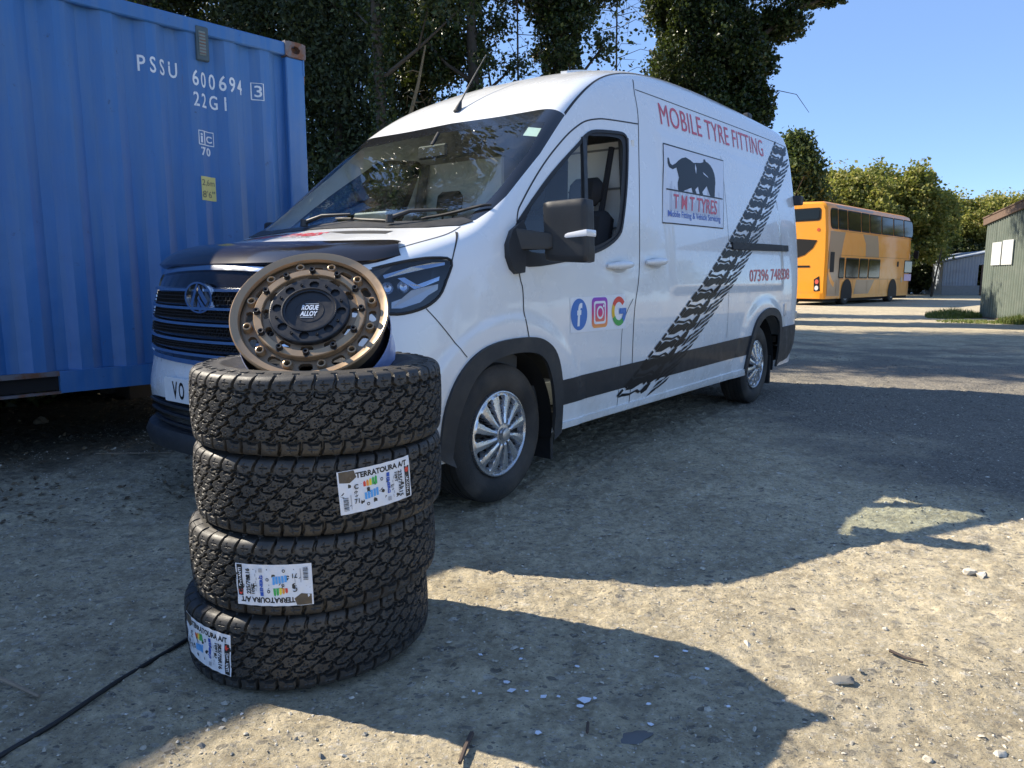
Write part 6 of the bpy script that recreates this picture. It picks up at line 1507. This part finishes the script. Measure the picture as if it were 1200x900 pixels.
def trunk(name, base, h, r, parent, lean=(0, 0), limbs=6, top=.35, mt=None, spread=1.2, lz=(.45, .9)):
    m = MB(); n_ = 9; pts = []; rr = []; ph = random.random() * 6
    for i in range(n_):
        t = i / (n_ - 1); pts.append((base[0] + lean[0] * t + .12 * math.sin(ph + t * 5) * t, base[1] + lean[1] * t + .12 * math.cos(ph + t * 4) * t, -.15 + (h + .15) * t)); rr.append(r * (1.35 if i == 0 else 1) * (1 - t * (1 - top)))
    m.tube(pts, rr, 10); tips = []
    for k_ in range(limbs):
        t = lz[0] + (lz[1] - lz[0]) * (k_ + random.random() * .6) / limbs; p = Vector(pts[0]).lerp(Vector(pts[-1]), t); i = int(t * (n_ - 1)); p = Vector(pts[i]).lerp(Vector(pts[min(i + 1, n_ - 1)]), t * (n_ - 1) - i)
        a = random.random() * 2 * PI + k_ * 2.4; L = spread * random.uniform(.6, 1.2) * (1.2 - t * .5); up_ = random.uniform(.35, .9)
        q1 = p + Vector((math.cos(a) * L * .5, math.sin(a) * L * .5, L * up_ * .4)); q2 = p + Vector((math.cos(a + .2) * L, math.sin(a + .2) * L, L * up_)); r0 = r * .38 * (1.1 - t * .6)
        m.tube([p, q1, q2], [r0, r0 * .6, r0 * .25], 6); tips.append(tuple(q2))
        q3 = q1 + Vector((math.cos(a - .9) * L * .5, math.sin(a - .9) * L * .5, L * .35)); m.tube([q1, (q1 + q3) / 2, q3], [r0 * .5, r0 * .35, r0 * .15], 5); tips.append(tuple(q3))
    return m.build('trunk', mt or M_BARK, parent, smooth=60), tips
def vpt(x, y): p = Vector((-.008, 3.551, 0)) + DXV * x + NV * y; return p.x, p.y
def pxt(px, depth): return (px - 600) / 851.7 * depth, depth / math.cos(0)     # world x,y of a column of the picture at a distance
# ---- big ivy-clad tree behind the van roof
def ivy_tree(px, D, h, r_iv, label, trunk_r=.28, n=26000, leaf=.06, crown=None, lean=(0, 0), wob=.3, z0=0):
    x, y = pxt(px, D); o = empty('ivy_clad_tree', (x, y, 0), 0, label, 'tree', 'ivy-clad trees behind the van')
    _, tips = trunk('trunk', (0, 0), h, trunk_r, o, lean, 7, .4, spread=1.3, lz=(.5, .95))
    t = rng.uniform(0, 1, n); a = rng.uniform(0, 2 * PI, n); z = z0 + t * (h - z0)
    w = r_iv * (.75 + .55 * vnoise(z * .9 + px, a * 1.2, 3) + .5 * (vnoise(z * 3.1 + px, a * 2.9, 4) - .5)); q = rng.uniform(.35, 1, n) ** .5
    C = np.stack([lean[0] * t + w * q * np.cos(a), lean[1] * t + w * q * np.sin(a), z], -1)
    leaves('ivy', C, leaf, M_IVY, o, .2, 1.15)
    tp = [blob_points(420, t_, (.38, .38, .30), .1, .6, seed=k_) for k_, t_ in enumerate(tips)]
    leaves('branch_leaves', np.concatenate(tp), leaf, M_IVY, o, .1, 1.3)
    if crown:
        pts = []
        for k_, (cx, cy, cz, rx, ry, rz, cnt) in enumerate(crown): pts.append(blob_points(cnt, (cx, cy, cz), (rx, ry, rz), .25, .5, seed=int(px) + k_))
        leaves('crown', np.concatenate(pts), leaf * 1.15, M_IVY, o, .1, 1.3)
    return o
o = ivy_tree(803, 20, 9.6, .95, 'widest ivy-clad tree with a drooping branch, standing behind the van roof', .42, 80000, .062, crown=[(.9, -.2, 7.0, .9, 1.0, .9, 13000), (1.35, 0, 5.6, .75, .8, .8, 12000), (1.5, 0, 6.7, .6, .7, .5, 6000), (-.5, 0, 8.2, 1.0, 1.0, .9, 9000), (1.25, .2, 4.5, .6, .6, .6, 5000), (2.0, -.2, 7.6, .8, .7, .45, 5000), (3.0, -.2, 8.25, .75, .5, .22, 2600), (1.6, 0, 9.3, 2.6, 2.4, 1.0, 22000), (-.4, .5, 10.6, 3.0, 3.0, 1.3, 24000)])
m = MB(); m.tube([(.4, -.3, 6.0), (1.3, -.4, 7.0), (2.4, -.4, 7.9), (3.6, -.4, 8.3)], [.10, .075, .05, .02], 6); m.tube([(1.2, -.3, 5.4), (2.1, -.3, 5.95), (2.6, -.3, 5.85), (2.95, -.3, 5.4)], [.02, .012, .009, .006], 5); m.build('branch', M_BARK, o, smooth=60)
o = ivy_tree(652, 17, 9.5, .46, 'ivy-clad tree standing between two gaps of sky behind the van windscreen', .22, 30000, .055, crown=[(.1, 0, 7.0, .8, .8, .5, 4500), (-.5, 0, 7.6, 1.1, 1.1, .6, 6000), (.3, 0, 9.9, 3.0, 2.8, 1.3, 24000)])
o = ivy_tree(560, 16, 8.0, .17, 'slender dark tree trunk rising behind the van aerial', .20, 8000, .05, crown=[(-.5, 0, 7.3, 1.3, 1.2, .6, 9000), (-.9, .2, 5.9, .7, .7, .8, 6000), (-.3, .5, 9.6, 2.4, 2.4, 1.2, 15000), (0, .5, 12.0, 2.2, 2.2, 1.6, 8000)])
o = ivy_tree(492, 18, 8.2, .34, 'thin ivy-wrapped trunk in the dark thicket left of the van aerial', .17, 22000, .055, crown=[(0, 0, 7.0, 1.3, 1.3, 1.1, 10000), (0, 0, 10.0, 2.4, 2.2, 1.8, 12000), (.5, 0, 12.8, 2.2, 2.0, 1.8, 9000)])
o = ivy_tree(190, 15.5, 13.0, .5, 'tallest ivy-clad tree, behind the blue container, reflected in the windscreen', .3, 9000, .08, crown=[(.2, 0, 9.3, 2.2, 2.0, 1.6, 12000), (.6, .3, 11.8, 2.4, 2.2, 1.8, 11000), (-1.6, 0, 10.4, 2.0, 1.8, 1.6, 8000), (.2, 0, 14.0, 1.8, 1.6, 1.3, 6000)])
o = ivy_tree(455, 12.6, 8.6, .20, 'dark slim trunk rising just behind the far side of the van roof', .13, 9000, .05, crown=[(.2, .4, 8.6, 1.7, 1.5, .9, 12000), (.3, .6, 10.6, 2.2, 2.0, 1.6, 12000), (0, 1.0, 12.6, 1.6, 1.6, 1.5, 7000)])
# ---- dark conifers massed behind the container
def conifer(px, D, h, r, label, n=42000, z0=.3, leaf=.048, group='dark evergreens behind the container', matl=None, name='evergreen_tree', full=.5):
    x, y = pxt(px, D); o = empty(name, (x, y, 0), 0, label, 'tree', group)
    trunk('trunk', (0, 0), h * .95, .16, o, (0, 0), 9, .2, spread=r * .9, lz=(.15, .9))
    nb = 150; pts = []
    for b in range(nb):
        t = (b + random.random()) / nb; z = z0 + (h - z0) * t; a = random.random() * 6.28; L = r * (full + (1 - full) * (1 - t)) * random.uniform(.65, 1.1) * (1 if t < .85 else (1 - t) / .15 * .8 + .2)
        k_ = n // nb; s = rng.uniform(.15, 1, k_) ** .7
        px_ = np.cos(a) * L * s; py_ = np.sin(a) * L * s; pz = z + .25 * L * s - .55 * L * s * s
        sp_ = .10 + .16 * (1 - s) + .12; pts.append(np.stack([px_ + rng.normal(0, sp_), py_ + rng.normal(0, sp_), pz + rng.normal(0, sp_ * .7)], -1) + 0)
        pts[-1] += rng.normal(0, .14, pts[-1].shape)
    leaves('crown', np.concatenate(pts), leaf, matl or M_CYP, o, 0, 2.0); return o
conifer(225, 17, 8.8, 1.7, 'dark evergreen above the left end of the container roof'); conifer(330, 16.5, 8.6, 1.5, 'dark evergreen directly above the rusty container corner')
conifer(405, 15.5, 8.3, 1.3, 'dark evergreen just right of the blue container'); conifer(300, 20, 9.2, 2.0, 'tall dark evergreen furthest back above the container'); conifer(470, 19.5, 8.8, 1.5, 'dark evergreen behind the thin ivy-wrapped trunk', 26000)
conifer(385, 19.5, 9.0, 1.6, 'dark evergreen in the second row right of the container', 26000)
conifer(130, 18, 8.8, 1.9, 'dark evergreen hidden mostly behind the blue container, far left', 16000)
# low thicket behind the van with gold light in it
def thicket(px, D, w, h, label, n, matl=M_IVY, z0=0, leaf=.055, dep=.8, rough=.5):
    x, y = pxt(px, D); o = empty('thicket_bush', (x, y, 0), 0, label, 'bush', 'bushes under the trees'); pts = []
    for k_ in range(7):
        cx = random.uniform(-.7, .7) * w; cz = z0 + random.uniform(.25, .8) * h; pts.append(blob_points(n // 7, (cx, random.uniform(-.4, .4) * dep, cz), (w * .45, dep * .6, h * .34), .2, rough, seed=k_ + int(px)))
    leaves('foliage', np.concatenate(pts), leaf, matl, o, .2, 1.3)
    m = MB()
    for k_ in range(9): a = random.uniform(-.6, .6) * w; m.tube([(a, 0, 0), (a + random.uniform(-.2, .2), random.uniform(-.2, .2), h * .35), (a + random.uniform(-.4, .4), random.uniform(-.3, .3), h * .55)], [.03, .02, .008], 5)
    m.build('stems', M_BARK, o); return o
thicket(400, 14, 1.1, 3.6, 'dark leafy bush beside the end of the blue container', 15000); thicket(480, 15.5, 1.3, 4.2, 'dark bush behind the van windscreen, under the thin trunk', 15000); thicket(540, 17, .8, 4.6, 'ivy bush behind the van aerial', 9000)
thicket(330, 16, 1.6, 4.5, 'bush hidden behind the blue container', 9000)
# dead tan fronds catching the sun
x, y = pxt(468, 14.2); fo = empty('dead_branch', (x, y, 0), 0, 'sunlit dead branch with tan twigs inside the dark thicket', 'branch'); m = MB()
m.tube([(-.2, .2, 2.2), (.05, .1, 3.4), (.45, 0, 4.7), (.6, 0, 5.4)], [.06, .05, .03, .015], 6)
for k_ in range(15):
    z = random.uniform(3.0, 5.0); a = random.uniform(-1, 1); L = random.uniform(.25, .7); x0 = -.05 + (z - 3) * .28; m.tube([(x0, .08, z), (x0 + a * L * .5, random.uniform(-.3, .2), z + L * random.uniform(-.1, .3)), (x0 + a * L, random.uniform(-.4, .2), z + L * random.uniform(-.5, .2))], [.014, .008, .004], 4)
m.build('twigs', M_TAN, fo)
# thin bare twigs against the sky
for px, D, h, lab in ((605, 16.5, 8.2, 'bare thin sapling left of the ivy tree against the sky'), (715, 18, 8.4, 'bare twiggy sapling right of the ivy tree against the sky')):
    x, y = pxt(px, D); so_ = empty('bare_sapling', (x, y, 0), 0, lab, 'sapling'); m = MB(); m.tube([(0, 0, 0), (.05, 0, h * .5), (0, 0, h)], [.035, .028, .015], 5)
    for k_ in range(60):
        z = random.uniform(.45, 1) * h; a = random.random() * 6.28; L = random.uniform(.5, 1.6); s_ = random.uniform(.1, .9)
        p1 = Vector((math.cos(a) * L * .5, math.sin(a) * L * .5, L * .25 * s_)); p2 = Vector((math.cos(a + .3) * L, math.sin(a + .3) * L, L * .4 * s_ - .2)); b = Vector((0, 0, z)); m.tube([b, b + p1, b + p2], [.010, .006, .003], 4)
        if k_ % 2: m.tube([b + p1, b + p1 + Vector((random.uniform(-.4, .4), random.uniform(-.4, .4), random.uniform(-.1, .4)))], [.005, .002], 4)
    m.build('stem', M_BARK, so_)
    C = rng.normal(0, .5, (260, 3)) * np.array([1.3, 1, 1.6]) + np.array([0, 0, h * .8]); leaves('leaves', C, .07, M_IVY, so_)
x, y = vpt(19.6, -8.5); conifer(600 + 851.7 * x / y, y, 8.0, 2.0, 'dark evergreen hidden behind the wide ivy tree', 15000, .8, .09, 'evergreens shading the track')
# ---- conifer beside the bus and the far deciduous trees
conifer(922, 41, 8.6, 3.6, 'dark green conifer rising over the rear end of the bus', 60000, .5, .11, 'far trees', matl=leaf_mat('far conifer foliage', [(0, (.02, .04, .015)), (.6, (.045, .075, .022)), (1, (.14, .17, .05))], .3, .6), full=.2)
def broad(px, D, h, r, label, matl, n=26000, leaf=.15, z0=1.5, sq=.8):
    x, y = pxt(px, D); o = empty('broadleaf_tree', (x, y, 0), 0, label, 'tree', 'far trees'); _, tips = trunk('trunk', (0, 0), h * .6, .3, o, limbs=8, spread=r * .55, lz=(.35, 1))
    n = int(n * 2.3); pts = []; nb = 80
    for k_ in range(nb):
        a = random.random() * 6.28; t = random.random(); z = z0 + (h - z0) * (.12 + .80 * t); rr = r * (1 - .75 * max(0, t - .35) ** 1.3) * math.sqrt(random.random()) * .85; b = r * random.uniform(.08, .25)
        pts.append(blob_points(n // nb, (rr * math.cos(a), rr * math.sin(a) * sq, min(z, h - b * .8)), (b, b, b * .9), .1, .9, seed=k_ + int(px)) + rng.normal(0, .10, (n // nb, 3)))
    leaves('crown', np.concatenate(pts), leaf, matl, o, .3, 1.4); return o
broad(988, 47, 7.9, 4.0, 'tree with yellow green leaves standing behind the middle of the bus', M_FARY); broad(1035, 50, 8.5, 4.2, 'largest broadleaf tree, standing behind the front of the bus', M_FAR, 34000)
broad(1072, 56, 7.6, 3.2, 'dark green broadleaf tree left of the barn', M_FAR, 24000, z0=2.5); broad(1128, 62, 7.9, 4.6, 'pale broadleaf tree above the barn', M_FARY, 26000); broad(1180, 66, 8.6, 5.2, 'broadleaf tree above the green shed', M_FARY, 26000); broad(1240, 60, 9.6, 5.0, 'broadleaf tree behind the right side of the green shed', M_FAR, 14000)
broad(930, 60, 9.0, 4.5, 'broadleaf tree hidden behind the van rear corner', M_FAR, 12000); broad(860, 62, 9.0, 5.0, 'broadleaf tree far behind the load side of the van', M_FAR, 9000); broad(770, 64, 9.0, 5.5, 'broadleaf tree far behind the wide ivy tree', M_FAR, 9000); broad(680, 62, 8.5, 5.0, 'broadleaf tree far behind the van roof', M_FAR, 8000); broad(1330, 62, 9.5, 6.0, 'broadleaf tree beyond the right edge', M_FAR, 12000); broad(1345, 43, 9.5, 4.5, 'broadleaf tree beyond the green shed, reflected in the bus windows', M_FAR, 9000); broad(1480, 47, 10, 5, 'broadleaf tree further beyond the green shed, reflected in the bus windows', M_FAR, 9000)
# dark hedge below them
for px, D, w, h, lab in ((1050, 54, 1.8, 4.2, 'dark hedge bush between the bus front and the barn'), (1150, 60, 5.0, 4.6, 'dark hedge bush behind the barn'), (1010, 46, 6.0, 4.2, 'dark hedge bush behind the bus'), (1240, 55, 7, 4.5, 'dark hedge bush behind the green shed'), (1160, 64, 7, 6.0, 'dark thick bush above the barn roof'), (-390, 5.9, 1.7, 1.9, 'dark undergrowth behind the blue container, left part'), (-20, 7.2, 1.7, 1.9, 'dark undergrowth behind the blue container, middle part'), (195, 8.6, 1.5, 1.9, 'dark undergrowth behind the door end of the blue container')):
    x, y = pxt(px, D); o = empty('hedge_bush', (x, y, 0), 0, lab, 'bush', 'dark hedge bushes below the far trees'); pts = [blob_points(3600, (random.uniform(-.8, .8) * w, random.uniform(-.5, .5), random.uniform(.1, .75) * h), (w * .35, 1.2, h * .30), .2, .5, seed=k_) for k_ in range(8)]
    leaves('foliage', np.concatenate(pts), .16 if D > 20 else .07, M_HDG, o, .2, 1.4)
    m = MB(); [m.tube([(a, 0, 0), (a * 1.1, 0, h * .7)], [.08, .03], 5) for a in np.linspace(-w * .7, w * .7, 6)]; m.build('stems', M_BARK, o)
# trees added across the yard, put in for their reflections in paint and glass
for k_, (x, y, h, r) in enumerate(((27, 1, 8, 4.5), (34, 12, 10, 5.5), (44, 24, 11, 6))):
    o = empty('broadleaf_tree', (x, y, 0), 0, ['broadleaf tree across the yard, reflected in the van load side', 'broadleaf tree across the yard, reflected in the lower bus windows', 'broadleaf tree across the yard, reflected in the upper bus windows'][k_], 'tree', 'trees across the yard')
    trunk('trunk', (0, 0), h * .6, .3, o, limbs=6, spread=r * .5); pts = []
    for j in range(22): a = random.random() * 6.28; t = random.random(); rr = r * (1 - .7 * t) * .85; b = r * random.uniform(.22, .36); pts.append(blob_points(420, (rr * math.cos(a), rr * math.sin(a), 1.5 + (h - 2.2) * t), (b, b, b * .8), .4, .6, seed=j))
    leaves('crown', np.concatenate(pts), .30, M_FAR, o, .3, 1.4)
# added unseen building to the left, whose roof edge shades the left foreground
# ---- grass tufts at the foot of the shed
M_GRASS = leaf_mat('grass blades', [(0, (.07, .11, .02)), (.6, (.14, .19, .04)), (1, (.26, .25, .09))], .3, .5)
def tuft(x, y, r, h, n, label):
    a = rng.uniform(0, 6.28, n); q = r * np.sqrt(rng.uniform(0, 1, n)); X = q * np.cos(a); Y = q * np.sin(a); hh = h * rng.uniform(.4, 1, n) * (1.1 - q / r * .6); la = rng.uniform(0, 6.28, n); w = .006 + .006 * rng.uniform(0, 1, n)
    lx = np.cos(la) * hh * .45; ly = np.sin(la) * hh * .45; px_, py_ = -np.sin(la) * w, np.cos(la) * w; z = np.zeros(n) - .01
    P = np.stack([np.stack([X - px_, Y - py_, z], -1), np.stack([X + px_, Y + py_, z], -1), np.stack([X + lx * .35 + px_ * .7, Y + ly * .35 + py_ * .7, hh * .6], -1), np.stack([X + lx * .35 - px_ * .7, Y + ly * .35 - py_ * .7, hh * .6], -1), np.stack([X + lx, Y + ly, hh], -1)], 1)
    T = (np.array([[0, 1, 2], [0, 2, 3], [3, 2, 4]])[None] + (np.arange(n) * 5)[:, None, None]).reshape(-1, 3); o = link('grass_tuft', tri_mesh('grass_tuft', P.reshape(-1, 3), T), M_GRASS); o.location = (x, y, gz(x, y)); return tag(o, label, 'grass tuft')
tuft(13.15, 21.7, .75, .34, 2600, 'bright green grass tuft at the foot of the green shed'); tuft(12.6, 21.2, .5, .16, 1200, 'low grass tuft spreading left of the shed corner'); tuft(12.95, 18.6, .5, .30, 1500, 'grass tuft under the notice side of the shed, nearer the camera'); tuft(12.1, 19.2, .8, .10, 900, 'thin dry grass before the green shed')

# leaf litter on the dark soil before the container
M_LIT = leaf_mat('dry leaf litter', [(0, (.05, .035, .02)), (.5, (.12, .085, .05)), (.9, (.22, .17, .10)), (1, (.34, .30, .22))], .0, .8)
n = 5200; X = rng.uniform(-4.4, .2, n); Y = rng.uniform(2.6, 7.0, n); kk = (Y > 3.9 + .55 * X + 1.6 * (vnoise(X * 2, Y * 2, 55) - .2)) & (vnoise(X * 3, Y * 3, 56) > .3)
X, Y = X[kk], Y[kk]; C = np.stack([X, Y, ground_z(X, Y) + .008], -1); o = leaves('leaf_litter', C, .015, M_LIT, None, 3.5, 1.9, jit=.6); tag(o, 'dry brown leaf litter on the dark soil beside the blue container', 'leaf litter', kind='stuff')
